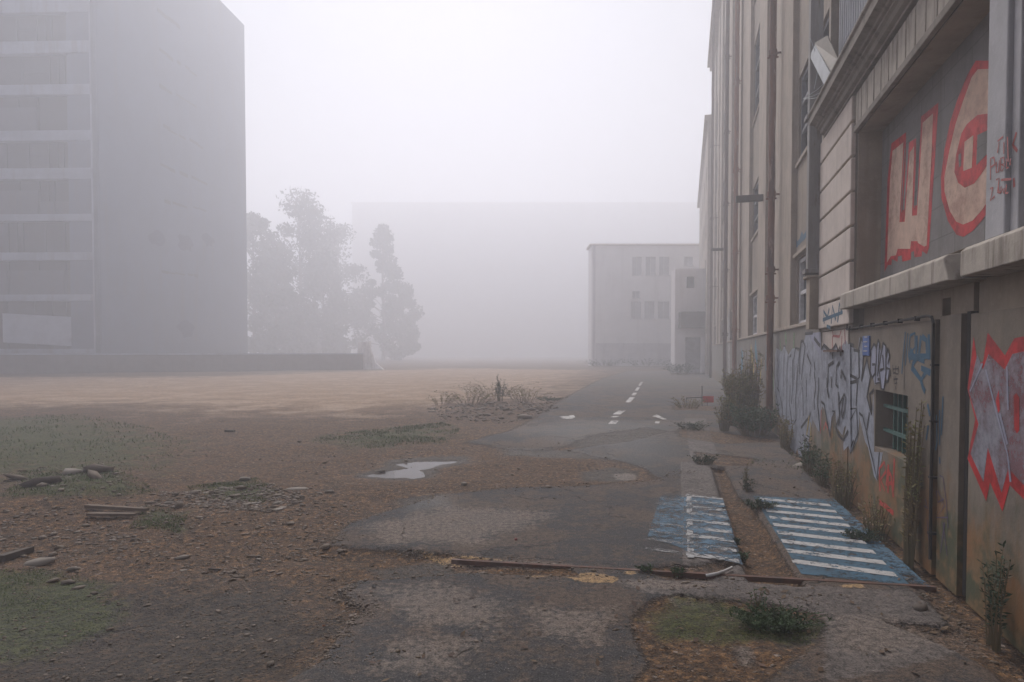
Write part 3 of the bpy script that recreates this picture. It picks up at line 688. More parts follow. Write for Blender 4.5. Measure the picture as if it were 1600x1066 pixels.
decal('graffiti_tag', M['black'], near, PB, strokes=[(.028, q) for q in [[(312, 215), (300, 200), (275, 250), (268, 430), (285, 480), (308, 450), (308, 370), (285, 372)], [(335, 165), (320, 230), (320, 300), (310, 530), (352, 520), (350, 495), (330, 495)], [(335, 165), (346, 200), (340, 300), (330, 470)], [(375, 190), (340, 400), (360, 575), (382, 580), (400, 440), (398, 215), (375, 190)], [(352, 420), (382, 405), (372, 290)], [(415, 235), (398, 330), (402, 400), (430, 410), (415, 510), (395, 520)], [(415, 235), (430, 300), (415, 370)], [(430, 400), (436, 470)]]], lift=.008, **R2)
decal('graffiti_tag', M['black'], near, PB, strokes=[(.012, q) for q in [[(455, 375), (458, 445), (475, 440)], [(480, 380), (478, 450), (500, 450), (502, 385)], [(455, 410), (500, 405)], [(465, 470), (468, 530), (490, 525)], [(478, 465), (485, 530)], [(462, 495), (495, 490)], [(478, 550), (480, 580)]]], lift=.004, **R2)
decal('graffiti_tag', M['teal'], near, PB, strokes=[(.022, q) for q in [[(560, 100), (545, 250), (530, 450)], [(580, 110), (560, 380)], [(600, 120), (585, 300), (600, 360)], [(600, 130), (640, 110), (640, 230), (590, 290)]]] + [(.05, q) for q in [[(655, 130), (650, 330), (620, 370)], [(690, 130), (668, 330), (720, 345)], [(700, 140), (735, 170), (740, 300)], [(755, 120), (760, 330)], [(590, 310), (770, 300)], [(600, 250), (640, 330)], [(610, 390), (690, 500), (740, 420)], [(690, 400), (770, 440)], [(690, 500), (705, 560), (725, 600)]]] + [(.03, [(745, 700), (765, 800)]), (.03, [(752, 880), (735, 1000)])], lift=.004, **R2)
decal('graffiti_line', M['black'], near, PB, strokes=[(.01, [(558, 170), (548, 580)])], lift=.006, **R2)
k = MB(); aa0, zz1 = Wp(1350.5, 524); aa1, zz0 = Wp(1360, 556); k.wbox(1.705, 1.72, aa1, aa0, zz0, zz1 - .01); pq = k.build('street_plaque', M['blue'], near, bevel=.003)
k = MB()
for i in range(4): k.wbox(1.700, 1.7045, aa1 + .05, aa0 - .05 - .03 * (i % 2), zz0 + .04 + i * .045, zz0 + .052 + i * .045)
k.build('plaque_lettering', M['whitecol'], pq)
R5 = dict(org=(1340, 680), sc=3.806)
decal('graffiti_tag', M['brightred'], near, PB, strokes=[(.035, q) for q in [[(135, 335), (130, 200), (160, 160), (170, 215), (138, 265), (165, 330)], [(185, 175), (172, 300)], [(178, 235), (195, 230)], [(182, 345), (186, 190), (202, 250), (214, 370)], [(190, 290), (210, 280)], [(213, 330), (220, 140)]]] + [(.05, [(130, 395), (170, 425), (215, 465)])], lift=.004, **R5)
decal('graffiti_scribble', M['purple'], near, 1.73, strokes=[(.012, q) for q in [[(490, 240), (510, 250), (530, 400), (540, 555)], [(480, 330), (520, 420), (470, 490), (540, 490)], [(520, 520), (495, 700)], [(510, 520), (535, 720)], [(470, 330), (480, 400), (515, 380)]]], lift=.004, **R5)
decal('graffiti_scribble', M['teal'], near, 1.73, strokes=[(.02, q) for q in [[(470, -120), (475, 40), (465, 90)], [(490, -150), (490, 60)], [(510, -230), (500, 0)], [(490, 130), (492, 170)]]], lift=.004, **R5)
decal('graffiti_scribble', M['purple'], near, PB, strokes=[(.012, q) for q in [[(320, 350), (335, 440), (325, 420)], [(405, 380), (420, 440), (400, 420)], [(325, 350), (330, 430)], [(415, 500), (430, 700)]]], lift=.004, **R5)
# X O piece on the nearest slab
R6 = dict(org=(1200, 480), sc=2.05)
XO = [(640, 262), (660, 95), (672, 180), (690, 175), (705, 82), (760, 155), (790, 100), (830, 92), (870, 120), (900, 200), (905, 420), (880, 560), (845, 640), (815, 610), (775, 570), (752, 655), (712, 560), (700, 622), (640, 485), (665, 360)]
XI = [(645, 270), (672, 150), (690, 200), (708, 150), (760, 200), (785, 150), (830, 140), (865, 200), (875, 400), (850, 540), (820, 570), (772, 515), (750, 595), (706, 450), (692, 560), (650, 470), (676, 375)]
decal('graffiti_lettering', M['red'], near, 1.74, polys=[XO], lift=.004, **R6)
decal('graffiti_lettering', M['silver2'], near, 1.74, polys=[XI], lift=.007, **R6)
decal('graffiti_lettering', M['red'], near, 1.74, polys=[[(732, 300), (742, 265), (746, 330), (740, 340)], [(790, 285), (798, 275), (808, 290), (808, 395), (800, 405), (792, 390)]], lift=.010, **R6)
decal('graffiti_line', M['lilac'], near, 1.74, strokes=[(.02, [(700, 200), (735, 340), (770, 470), (780, 560)]), (.02, [(768, 190), (772, 330)]), (.016, [(650, 270), (690, 180)]), (.02, [(745, 340), (770, 440)])], lift=.010, **R6)
# big W O on the bricked up opening
RW = dict(org=(1360, 80), sc=2.9625); IB = 1.94
decal('graffiti_letter', M['red'], near, IB, lift=.004, polys=[[(66, 1022), (80, 600), (98, 428), (166, 376), (163, 540), (150, 735), (158, 735), (180, 423), (213, 403), (210, 560), (205, 715), (217, 715), (236, 303), (316, 238), (300, 500), (272, 910), (262, 940), (240, 925), (238, 950), (205, 955), (203, 925), (190, 930), (188, 965), (148, 975), (146, 945), (128, 950), (126, 975), (100, 962), (98, 990), (82, 990)]], **RW)
WI = [(78, 980), (92, 600), (104, 462), (154, 422), (148, 560), (136, 792), (160, 790), (170, 650), (184, 470), (204, 440), (201, 560), (194, 762), (217, 760), (228, 600), (244, 332), (292, 288), (284, 500), (262, 900), (250, 905), (222, 888), (220, 880), (190, 880), (186, 915), (150, 915), (128, 915), (120, 945), (96, 950)]
decal('graffiti_letter', M['pink'], near, IB, lift=.007, polys=[WI], **RW)
decal('graffiti_letter', M['red'], near, IB, lift=.005, polys=[[(553, 44), (490, 44), (450, 110), (402, 230), (370, 330), (345, 450), (328, 580), (330, 680), (360, 785), (400, 850), (432, 860), (475, 832), (520, 780), (580, 690), (640, 560), (680, 350), (660, 150), (610, 70)]], **RW)
decal('graffiti_letter', M['pink'], near, IB, lift=.008, polys=[[(553, 82), (500, 84), (472, 120), (432, 230), (396, 340), (368, 460), (345, 580), (345, 650), (370, 740), (400, 790), (432, 803), (475, 785), (520, 735), (580, 640), (630, 520), (655, 350), (640, 170), (600, 100)]], **RW)
decal('graffiti_letter', M['red'], near, IB, lift=.011, polys=[[(580, 285), (500, 295), (450, 338), (425, 380), (400, 480), (392, 560), (410, 610), (440, 632), (485, 612), (530, 550), (600, 440), (610, 330)]], **RW)
decal('graffiti_letter', M['pink'], near, IB, lift=.014, polys=[[(440, 420), (482, 388), (474, 540), (434, 555)]], **RW)
decal('graffiti_letter', M['block'], near, IB, lift=.014, polys=[[(500, 388), (580, 350), (570, 450), (494, 530)], [(412, 480), (424, 470), (424, 530), (414, 540)]], **RW)
decal('graffiti_letter', M['block'], near, IB, lift=.010, strokes=[(.02, [(147, 745), (152, 600), (162, 450)]), (.02, [(205, 725), (212, 580), (226, 400)])], **RW)
RC = dict(org=(1527, 180), sc=7.11)
decal('graffiti_tag', M['redfade'], near, 1.66, strokes=[(.012, q) for q in [[(150, 720), (150, 480), (190, 470), (200, 545), (155, 580)], [(215, 520), (215, 640), (240, 630), (250, 500)], [(262, 620), (265, 480), (300, 470), (305, 540), (270, 545), (310, 570), (275, 625)], [(330, 480), (330, 590), (355, 580)], [(250, 300), (230, 420)], [(230, 290), (290, 240)], [(300, 300), (300, 430)], [(340, 240), (350, 520)], [(150, 820), (180, 800), (150, 950), (200, 900)], [(215, 720), (250, 700), (230, 860), (260, 860)], [(270, 720), (380, 710)], [(270, 790), (260, 870), (290, 820), (295, 870), (310, 810)], [(330, 770), (320, 870), (350, 860)], [(240, 800), (250, 870)], [(370, 560), (375, 480)]]], lift=.004, **RC)
decal('graffiti_tag', M['redfade'], near, 1.685, strokes=[(.02, q) for q in [[(440, 190), (400, 330), (440, 380)], [(400, 340), (450, 400)], [(410, 700), (415, 800)]]], lift=.004, **RC)
decal('graffiti_tag', M['teal'], near, 1.655, strokes=[(.045, q) for q in [[(1288, 506), (1287, 486), (1293, 496), (1296, 482)], [(1299, 506), (1301, 478), (1306, 500)], [(1309, 504), (1312, 474), (1316, 490)], [(1286, 500), (1317, 488)], [(1292, 510), (1298, 512)]]], lift=.004)
decal('graffiti_tag', M['redfade'], near, 1.707, strokes=[(.03, q) for q in [[(1301, 517), (1302, 525), (1312, 526), (1315, 516)], [(1301, 525), (1301, 545)], [(1316, 525), (1315, 548)], [(1320, 514), (1321, 538)]]], lift=.006)
decal('graffiti_tag', M['brightred'], near, 1.708, strokes=[(.03, [(1288, 672), (1291, 660), (1294, 670)]), (.03, [(1283, 678), (1284, 640)])], lift=.014)

# ------------------------------------------------------------------ tall factory block further along
fac = empty('factory_block', AB(28, 2.3, 0), 'tall weathered factory block with window bays and rusty drainpipes beyond the near wing', 'building')
HF = 21
k = MB(); k.facade(FB(1.72), 9.06, 46, 0, 1.98, [], .6); k.build('plinth_wall', M['plinth_far'], fac)
bays = [(9.35, 11.9), (17.1, 19.5), (24.3, 27.0), (31.5, 34.5), (39, 42.3)]
levels = [(2.06, 3.16), (4.78, 6.20), (8.0, 10.2), (11.4, 13.6), (14.8, 17.0)]
for i, (a0, a1) in enumerate(bays):
    k = MB(); hol = [(a0 + .12, a1 - .12, z0, z1) for z0, z1 in levels]
    k.facade(FB(1.83), a0, a1, 1.98, HF, hol, .11, .5); k.build('bay_wall', M['recess'], fac)
    for j, (z0, z1) in enumerate(levels):
        low = j == 0
        k = MB(); k.wbox(1.935, 1.95, a0 + .1, a1 - .1, z0, z1); wd = k.build('window', M['glass'], fac)
        k = MB(); fm = M['wframe'] if low else M['gframe']; A0, A1 = a0 + .125, a1 - .125
        for x in ([A0, A0 + .0, (A0 + A1) / 2 - .09, (A0 + A1) / 2 + .03, A1 - .08] if low else [A0, (A0 + A1) / 2 - .03, A1 - .06]):
            k.wbox(1.865, 1.93, x, x + (.08 if low else .06), z0 + .002, z1 - .002)
        ys_ = [z0 + .002, z1 - .07] + ([z0 + (z1 - z0) * .45] if low else [z0 + (z1 - z0) * .33, z0 + (z1 - z0) * .66])
        for y in ys_: k.wbox(1.872, 1.925, A0 + .01, A1 - .01, y, y + .06)
        k.build('window_frame', fm, wd)
        k = MB(); k.wbox(1.79, 1.88, a0 + .05, a1 - .05, z0 - .07, z0 - .004); k.build('window_sill', M['facade'], wd, bevel=.006)
        if low: k = MB(); k.wbox(1.77, 1.825, a0 + .02, a1 - .02, z1 + .03, z1 + .09); k.build('window_head', M['facade'], wd, bevel=.006)
ed = [9.2] + [x for b_ in bays for x in b_] + [46]
for a0, a1 in zip(ed[1::1], ed[2::1]):
    if any(abs(a0 - b_[0]) < .01 for b_ in bays): continue
    k = MB(); mid = (a0 + a1) / 2
    k.wbox(1.74, 2.4, a0 + .004, min(a0 + 1.5, mid - .2), 1.985, HF); k.wbox(1.74, 2.4, max(a1 - 1.5, mid + .2), a1 - .004, 1.985, HF)
    k.wbox(1.80, 2.4, min(a0 + 1.5, mid - .2), max(a1 - 1.5, mid + .2), 1.985, HF)
    k.build('pilaster', M['facade'], fac, bevel=.01)
k = MB(); k.wbox(1.69, 1.74, 9.25, 46, 1.985, 2.04); k.build('plinth_moulding', M['facade'], fac, bevel=.01)
k = MB(); k.wbox(1.35, 2.6, 9.2, 46.2, HF, HF + .35); k.wbox(1.5, 2.6, 9.2, 46, HF - .35, HF - .01); k.build('eaves', M['facade'], fac)
k = MB(); k.wbox(2.4, 18, 9.25, 45.9, 0, HF - .02); k.build('building_core', M['facade'], fac)
def drain(a, b, r, mt, z0=.15, z1=HF, joints=(2.3, 4.9, 7.6, 10.5, 13.5, 16.5), jog=None):
    pts = [AB(a, b, z0)]
    z = z0
    while z < z1: z += .8; pts.append(AB(a, b + .006 * math.sin(z * 3), z))
    k = MB(); k.tube(pts, r, 12); o = k.build('drainpipe', mt, fac, smooth=True)
    for z in joints:
        c = MB(); c.tube([AB(a, b, z), AB(a, b, z + .10)], r * 1.28, 12); c.wbox(b, 1.76, a - .015, a + .015, z + .03, z + .06); c.wbox(b - r * 1.6, b + r * 1.6, a - .01, a + .01, z - .05, z - .02); c.build('pipe_joint', mt, o)
drain(13.35, 1.60, .062, M['rust'], joints=(2.6, 3.15, 4.6, 7.3, 10.5, 13.5))
drain(22.6, 1.60, .075, M['rust_orange'])
drain(27.6, 1.58, .075, M['rust_brown'])
drain(37.5, 1.40, .07, M['rust_brown'], joints=(5.2, 9, 13))
k = MB(); az = Wp(1185, 322, 1.72); k.wbox(1.14, 1.735, 16.0, 16.12, az[1] - .06, az[1] + .09); k.build('wall_bracket', M['lowwall'], fac, bevel=.01)
k = MB(); k.wbox(1.1, 1.735, 30.0, 30.1, 6.1, 6.22); k.build('wall_bracket', M['lowwall'], fac, bevel=.01)
# paint on the factory plinth
SL = [q for q in SIL if q[0] < 1284]
decal('graffiti_lettering', M['silver'], fac, PB, polys=[SL + []], lift=.006)
STR_L = [[(115, 310), (110, 440), (120, 600), (150, 800)], [(185, 215), (200, 220), (190, 330), (185, 560)], [(140, 500), (150, 600), (130, 560)], [(225, 300), (215, 420), (210, 850)], [(235, 310), (250, 290)], [(240, 540), (235, 700), (255, 860)],
    [(285, 235), (320, 240), (300, 450), (285, 700), (290, 830), (275, 860)], [(285, 235), (270, 330), (275, 500)], [(330, 180), (350, 175), (365, 220), (350, 350), (335, 500)], [(330, 180), (322, 300), (320, 450)], [(380, 285), (415, 370), (405, 470)],
    [(345, 560), (350, 800)], [(365, 115), (430, 108)], (.06, [(440, 150), (490, 215)]), (.05, [(440, 350), (448, 420)]), [(440, 430), (455, 560), (440, 660)], (.04, [(440, 660), (442, 750)]), [(480, 480), (470, 700), (490, 930)], [(410, 770), (380, 930)], [(330, 900), (390, 820)],
    [(160, 640), (175, 760), (180, 820)], (.04, [(172, 680), (178, 740)]), [(115, 620), (112, 760)], [(260, 330), (262, 560), (250, 700)], [(375, 500), (378, 640)]]
decal('graffiti_outline', M['black'], fac, PB, strokes=STR_L, w=.05, lift=.011, **R1)
decal('graffiti_lettering', M['lilac'], fac, PB, polys=[[(1262, 521), (1283, 519), (1283, 560), (1273, 540)]], lift=.009)
decal('graffiti_tag', M['teal'], fac, 1.83, strokes=[(.09, q) for q in [[(1240, 388), (1244, 376), (1247, 385)], [(1249, 380), (1253, 366), (1256, 374)], [(1257, 372), (1263, 356), (1264, 366)], [(1240, 388), (1264, 362)]]], lift=.004)
decal('graffiti_splash', M['green'], fac, PB, strokes=[(.12, [(1219, 530), (1220, 560), (1218, 575)]), (.1, [(1241, 520), (1240, 550)]), (.15, [(1227, 520), (1229, 538)]), (.1, [(1207, 560), (1209, 610)])], lift=.004)
decal('graffiti_splash', M['tblue'], fac, PB, strokes=[(.7, [(1160, 548), (1159, 575), (1158, 622)]), (.35, [(1180, 535), (1182, 560), (1184, 590)]), (.2, [(1198, 540), (1197, 580)])], lift=.004)
decal('graffiti_splash', M['yellow'], fac, PB, strokes=[(.35, [(1173, 545), (1178, 580), (1174, 610)]), (.2, [(1190, 560), (1188, 600)])], lift=.006)
decal('graffiti_splash', M['orange'], fac, PB, strokes=[(.2, [(1180, 565), (1184, 590)]), (.25, [(1168, 590), (1172, 630)]), (.12, [(1201, 560), (1200, 620)])], lift=.009)
decal('graffiti_splash', M['ptwhite'], fac, PB, strokes=[(1.5, [(1138, 490), (1139, 540), (1139, 590)])], lift=.004)
decal('graffiti_splash', M['yellow'], fac, PB, strokes=[(.06, [(1265, 650), (1261, 680)]), (.05, [(1267, 660), (1268, 690)])], lift=.013)
decal('graffiti_splash', M['blue'], fac, PB, strokes=[(.1, [(1264, 692), (1265, 715)])], lift=.013)

# further block standing slightly forward
fb2 = empty('end_block', AB(60, 2.3, 0), 'far end of the tall factory range, faint in the fog behind the drainpipes', 'building')
k = MB(); hol = [(a, a + 2, z, z + 2) for a in (49, 54, 59, 64, 69) for z in (3, 6.5, 10, 13.5)]
k.facade(FB(1.45), 46.4, 74, 0, 17.5, hol, .2, 12); k.build('front_wall', M['facade'], fb2)
k = MB(); k.wbox(1.66, 1.72, 46.5, 73.9, 2.8, 16.5); k.build('window_glazing', M['glass'], fb2)
k = MB(); k.wbox(1.2, 13, 46.4, 74.2, 17.5, 17.9); k.build('roof_edge', M['facade'], fb2)

# ------------------------------------------------------------------ buildings closing the street
FY = lambda Y, s=1: (lambda u, d, z: (u, Y + d, z))
def px_wall(Y, rects): 
    out = []
    for u0, v0, u1, v1 in rects:
        a, z1 = Dp(u0, v0, Y); b_, z0 = Dp(u1, v1, Y); out.append((a, b_, max(z0, .02), z1))
    return out
Y1 = 74
ho = empty('white_street_house', (Dp(1000, 500, Y1)[0], Y1 + 2, 0), 'pale three storey house facing down the street in the fog', 'house')
x0 = Dp(924, 500, Y1)[0]; x1 = Dp(1092, 500, Y1)[0] + 6; ztop = Dp(1000, 384, Y1)[1]
wr = px_wall(Y1, [(988, 401, 1003, 430), (1009, 401, 1025, 430), (1030, 401, 1046, 430), (988, 455, 1000, 466), (986, 471, 1002, 498), (1007, 471, 1023, 498), (1028, 471, 1046, 498), (985, 542, 1001, 579), (1069, 401, 1083, 415)])
k = MB(); k.facade(FY(Y1), x0, x1, 0, ztop, wr, .25, 3); k.build('wall', M['farwall'], ho)
for i, h in enumerate(wr):
    nm = 'door' if i == 7 else 'window'
    k = MB(); k.box(h[0] - .02, h[1] + .02, Y1 + .25, Y1 + .3, h[2] - .02, h[3] + .02); wd = k.build(nm, M['hazepale'], ho)
    if nm == 'window':
        k = MB(); k.box((h[0] + h[1]) / 2 - .03, (h[0] + h[1]) / 2 + .03, Y1 + .19, Y1 + .245, h[2] + .005, h[3] - .005); k.box(h[0] - .08, h[1] + .08, Y1 - .08, Y1 + .2, h[2] - .1, h[2] - .01); k.build('frame', M['wframe'], wd)
k = MB(); k.box(x0 - .25, x1, Y1 - .25, Y1 + 3.2, ztop, ztop + .2); k.build('roof', M['pier'], ho)
k = MB(); k.box(x0 + .15, x0 + .45, Y1 - .12, Y1 - .004, 0, ztop - .01); k.build('corner_pier', M['farwall_low'], ho)
k = MB(); k.box(x0 + .5, Dp(1053, 500, Y1)[0], Y1 - .06, Y1 - .003, 0.02, 2.6); k.build('stained_base', M['farwall_low'], ho)
k = MB(); k.tube([(Dp(1054, 0, Y1)[0], Y1 - .15, 0), (Dp(1054, 0, Y1)[0], Y1 - .15, 9.3), (Dp(1062, 0, Y1)[0], Y1 - .15, 9.6), (Dp(1100, 0, Y1)[0], Y1 - .15, 9.6)], .1, 8); k.build('drainpipe', M['lowwall'], ho)
Y2 = 48
an = empty('gate_lodge', (Dp(1085, 500, Y2)[0], Y2 + 2, 0), 'low pale lodge with a dark gateway against the end of the factory wall', 'building')
wr = px_wall(Y2, [(1073, 432, 1086, 450), (1071, 527, 1096, 594)])
k = MB(); k.facade(FY(Y2), Dp(1058, 0, Y2)[0], Dp(1099, 0, Y2)[0] + .4, 0, Dp(0, 420, Y2)[1], wr, .3, 1.2); k.build('wall', M['farwall'], an)
k = MB(); k.box(wr[0][0] - .02, wr[0][1] + .02, Y2 + .3, Y2 + .33, wr[0][2] - .02, wr[0][3] + .02); k.build('window', M['glass'], an)
k = MB(); k.box(wr[1][0] - .02, wr[1][1] + .02, Y2 + .3, Y2 + .33, 0, wr[1][3] + .02); k.build('gate', M['hazepale'], an)
h = px_wall(Y2, [(1060, 488, 1099, 513)])[0]; k = MB(); k.box(h[0], h[1], Y2 - .7, Y2 - .005, h[2], h[3]); k.build('canopy', M['lowwall'], an)
# large block behind everything
Y3 = 215
bk = empty('long_back_building', (8, Y3 + 4, 0), 'long flat roofed building almost lost in the fog behind the trees', 'building')
xa, xb = Dp(548, 0, Y3)[0], Dp(1092, 0, Y3)[0] + 10; zt = Dp(0, 318, Y3)[1]
hol = [(xa + 3 + i * 4.2, xa + 5.4 + i * 4.2, z, z + 1.7) for i in range(26) for z in (5, 11, 17, 23, 29, 35)]
k = MB(); k.facade(FY(Y3), xa, xb, 0, zt, hol, .2, 12); k.build('wall', M['sill'], bk)
k = MB(); k.box(xa + .5, xb - .5, Y3 + .21, Y3 + .3, 3, 46); k.build('window_glazing', M['facade'], bk)
k = MB(); k.box(xa - .4, xb, Y3 - .4, Y3 + 12, zt, zt + .3); k.build('roof', M['facade'], bk)

# ------------------------------------------------------------------ apartment block on the left
YA = 50; XA = Dp(149, 500, YA)[0]
ap = empty('apartment_tower', (XA - 6, YA + 3, 0), 'tall grey apartment tower with stacked window bands and a blank gable on the left', 'apartment building')
gd = Vector((.075, 1, 0)).normalized(); gn = Vector((1, -.075, 0)).normalized(); GLEN = 24.4
HA = 39.0
def fgab(u, d, z): p = Vector((XA, YA, 0)) + gd * u - gn * d; return (p.x, p.y, z)
def ffr(u, d, z): p = Vector((XA, YA, 0)) + Vector((-1, 0.03, 0)) * u + gd * d; return (p.x, p.y, z)
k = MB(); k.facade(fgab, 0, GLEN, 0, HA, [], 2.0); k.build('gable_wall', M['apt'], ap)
def zA(v): return Dp(0, v, YA)[1]
bands = [(-180, -133), (-115, -68), (-50, -3), (18, 63), (82, 131), (147, 203), (219, 262), (279, 334), (345, 394), (406, 460), (470, 545)]
fw = 24
hol = []
for bi, (t, bo) in enumerate(bands): hol.append((.14, fw, zA(bo), zA(t)))
k = MB(); k.facade(ffr, 0, fw + .4, 0, HA, hol, .5, .6); k.build('floor_slab', M['aptslab'], ap)
k = MB(); k.box(0.02, fw + .38, 1.6, 1.8, .05, HA - .05, ffr); k.build('back_wall', M['aptglass'], ap)
rr = random.Random(4)
for bi, (t, bo) in enumerate(bands):
    z0, z1 = zA(bo), zA(t); light = bi in (5, 7, 9)
    xs_ = [.2]
    while xs_[-1] < fw - 5: xs_.append(xs_[-1] + rr.choice((1.2, 2.6, 3.4, 4.6)))
    xs_.append(fw - .02)
    for j in range(len(xs_) - 1):
        u0, u1 = xs_[j] + .004, xs_[j + 1] - .15
        k = MB()
        zt_ = z1 - .004
        if light and not (bi == 5 and j == 0):
            k.box(u0, u1, .52, .6, z0 + .004, z0 + (z1 - z0) * (.72 if rr.random() < .7 else .4), ffr); pw = k.build('spandrel_panel', M['aptpanel'], ap)
        k = MB(); k.box(u0, u1, .75, .8, z0 + .004, zt_, ffr); wd = k.build('window', M['aptglass'], ap)
        k = MB(); um = (u0 + u1) / 2; k.box(um - .06, um + .06, .66, .745, z0 + .01, zt_ - .01, ffr); k.box(u0, u0 + .12, .66, .745, z0 + .01, zt_ - .01, ffr)
        if j % 3 != 1 and not light: k.box(u0 + .14, um - .08, .70, .74, z0 + (z1 - z0) * (.5 + .1 * rr.random()), zt_ - .02, ffr)
        k.build('window_frame', M['aptframe'], wd)
k = MB(); k.hexa([ffr(-.0 + .1, .2, zA(543)), ffr(7.6, .2, zA(535)), ffr(7.6, .3, zA(535)), ffr(.1, .3, zA(543)), ffr(.1, .2, zA(497)), ffr(7.6, .2, zA(489)), ffr(7.6, .3, zA(489)), ffr(.1, .3, zA(497))]); k.build('hanging_sheet', M['tarp'], ap)
GM = paint('faded_blue_mark', (.03, .04, .09), .2, .8, 2)
for (u, v, r_) in ((290, 512, .9), (245, 372, .7), (290, 380, .8), (325, 375, .7)):   # stains painted on the gable
    # intersect with gable plane
    d = _dir(u, v); den = d[0] * gn.x + d[1] * gn.y; t = (XA * gn.x + YA * gn.y) / den; c = Vector((d[0] * t, d[1] * t, 1.6 + d[2] * t))
    pts = []
    for i in range(14):
        q = i * 2 * math.pi / 14; rad = r_ * (.7 + .5 * rr.random()); pts.append(tuple(c + gn * .02 + gd * math.cos(q) * rad * 1.6 + Vector((0, 0, math.sin(q) * rad))))
    k = MB(); k.poly(pts); k.build('graffiti_mark', GM, ap)
for (u0, v0, u1, v1) in ((250, 20, 285, 45), (253, 80, 310, 120), (253, 135, 308, 170), (253, 197, 328, 235), (253, 258, 330, 290), (253, 315, 330, 330), (250, 425, 320, 432)):
    n_ = 5
    for i in range(n_):
        u = u0 + (u1 - u0) * (i + rr.random() * .6) / n_; v = v0 + (v1 - v0) * (i + .3) / n_
        d = _dir(u, v); den = d[0] * gn.x + d[1] * gn.y; t = (XA * gn.x + YA * gn.y) / den; c = Vector((d[0] * t, d[1] * t, 1.6 + d[2] * t)) + gn * .01
        w_ = .3 + rr.random() * .5; h_ = .06 + rr.random() * .12
        k = MB(); k.hexa([tuple(c + gd * a + gn * b_ + Vector((0, 0, z))) for z in (-h_, h_) for a, b_ in ((-w_, 0), (w_, 0), (w_, .02), (-w_, .02))])
        k.build('wall_stain', M['aptglass'], ap)

# low wall and block at the edge of the waste ground
def lowwall(p0, p1, h, th=.35):
    d = Vector((p1[0] - p0[0], p1[1] - p0[1], 0)); L = d.length; d.normalize(); nn = Vector((-d.y, d.x, 0))
    fr = lambda u, q, z: tuple(Vector((p0[0], p0[1], 0)) + d * u + nn * q + Vector((0, 0, z)))
    k = MB(); k.box(0, L, 0, th, -.2, h - .12, fr); body = k
    return body, fr, L
lw = empty('boundary_wall', (-24, 45.5, 0), 'long low concrete wall between the waste ground and the apartment tower', 'wall')
body, fr, L = lowwall((-45, 42.5), (-13.6, 58.3), 1.5); body.build('wall_body', M['lowwall'], lw)
k = MB(); k.box(-.05, L + .05, -.06, .41, 1.38, 1.48, fr); k.build('coping', M['aptslab'], lw, bevel=.02)
bx = empty('concrete_block', (Dp(567, 0, 59)[0], 59, 0), 'pale upright concrete block standing at the end of the long low wall', 'block')
cx = Dp(567, 0, 59)[0]; k = MB(); k.hexa([(cx - .75, 58.6, -.2), (cx + .6, 58.6, -.2), (cx + .6, 59.4, -.2), (cx - .75, 59.4, -.2), (cx - .55, 58.7, 2.5), (cx + .5, 58.7, 2.6), (cx + .5, 59.3, 2.6), (cx - .55, 59.3, 2.5)]); k.build('block_body', M['concrete_pale'], bx, bevel=.05)
k = MB(); k.hexa([(cx + .62, 58.7, -.2), (cx + 1.9, 58.7, -.2), (cx + 1.9, 59.3, -.2), (cx + .62, 59.3, -.2), (cx + .62, 58.8, 1.7), (cx + 1.0, 58.8, .6), (cx + 1.0, 59.2, .6), (cx + .62, 59.2, 1.7)]); k.build('sloping_foot', M['concrete_pale'], bx, bevel=.04)

# ------------------------------------------------------------------ trees in the fog
def leaf_cloud(centres, radii, n, size, seed=0, flat=1.0):
    """many small leaf quads spread through overlapping clumps"""
    r = np.random.default_rng(seed); c = np.array(centres); ra = np.array(radii); k = r.integers(0, len(c), n)
    d = r.normal(size=(n, 3)); d /= np.linalg.norm(d, axis=1)[:, None]; rad = r.random(n) ** .45
    P_ = c[k] + d * (rad * ra[k])[:, None] * np.array([1, 1, flat])
    u = r.normal(size=(n, 3)); u /= np.linalg.norm(u, axis=1)[:, None]; v = np.cross(u, r.normal(size=(n, 3))); v /= np.linalg.norm(v, axis=1)[:, None]
    s = (size * (.6 + .8 * r.random(n)))[:, None]
    V = np.stack([P_ - u * s, P_ + v * s * .5, P_ + u * s, P_ - v * s * .5], 1).reshape(-1, 3); F_ = np.arange(n * 4).reshape(n, 4)
    return V, F_
def tree(label, x, y, h, kind, seed):
    r = random.Random(seed)
    t = empty('tree', (x, y, 0), label, 'tree', 'trees behind the low wall')
    k = MB(); k.tube([(x, y, -.1), (x + .1, y, h * .3), (x - .1, y + .1, h * .6), (x, y, h * .93)], [.38, .28, .18, .05], 8)
    cs, rs = [], []
    for i in range(44):
        f = (i + .5) / 44; z = h * (.06 + .90 * f)
        if kind == 'broad': ww = h * .21 * math.sin(math.pi * min(1, .3 + f * .66)) ** .8 * (.7 + .5 * r.random())
        else: ww = h * .22 * (1 - f) ** .9 * (.8 + .4 * r.random())
        q = r.random() * 6.28; cx_, cy_ = x + math.cos(q) * ww, y + math.sin(q) * ww
        cs.append((cx_, cy_, z)); rs.append(h * (.10 if kind == 'broad' else .065) * (.5 + .7 * r.random()))
        k.tube([(x, y, z * .82), ((x + cx_) / 2, (y + cy_) / 2, z * .93), (cx_, cy_, z)], [.09, .06, .02], 5)
    k.build('trunk', M['bark'], t, smooth=True)
    V, F_ = leaf_cloud(cs, rs, 9000, .34, seed, .8 if kind == 'broad' else .7)
    o = link('crown', npmesh('crown', V - np.array([x, y, 0]), F_, M['treeleaf']), t)
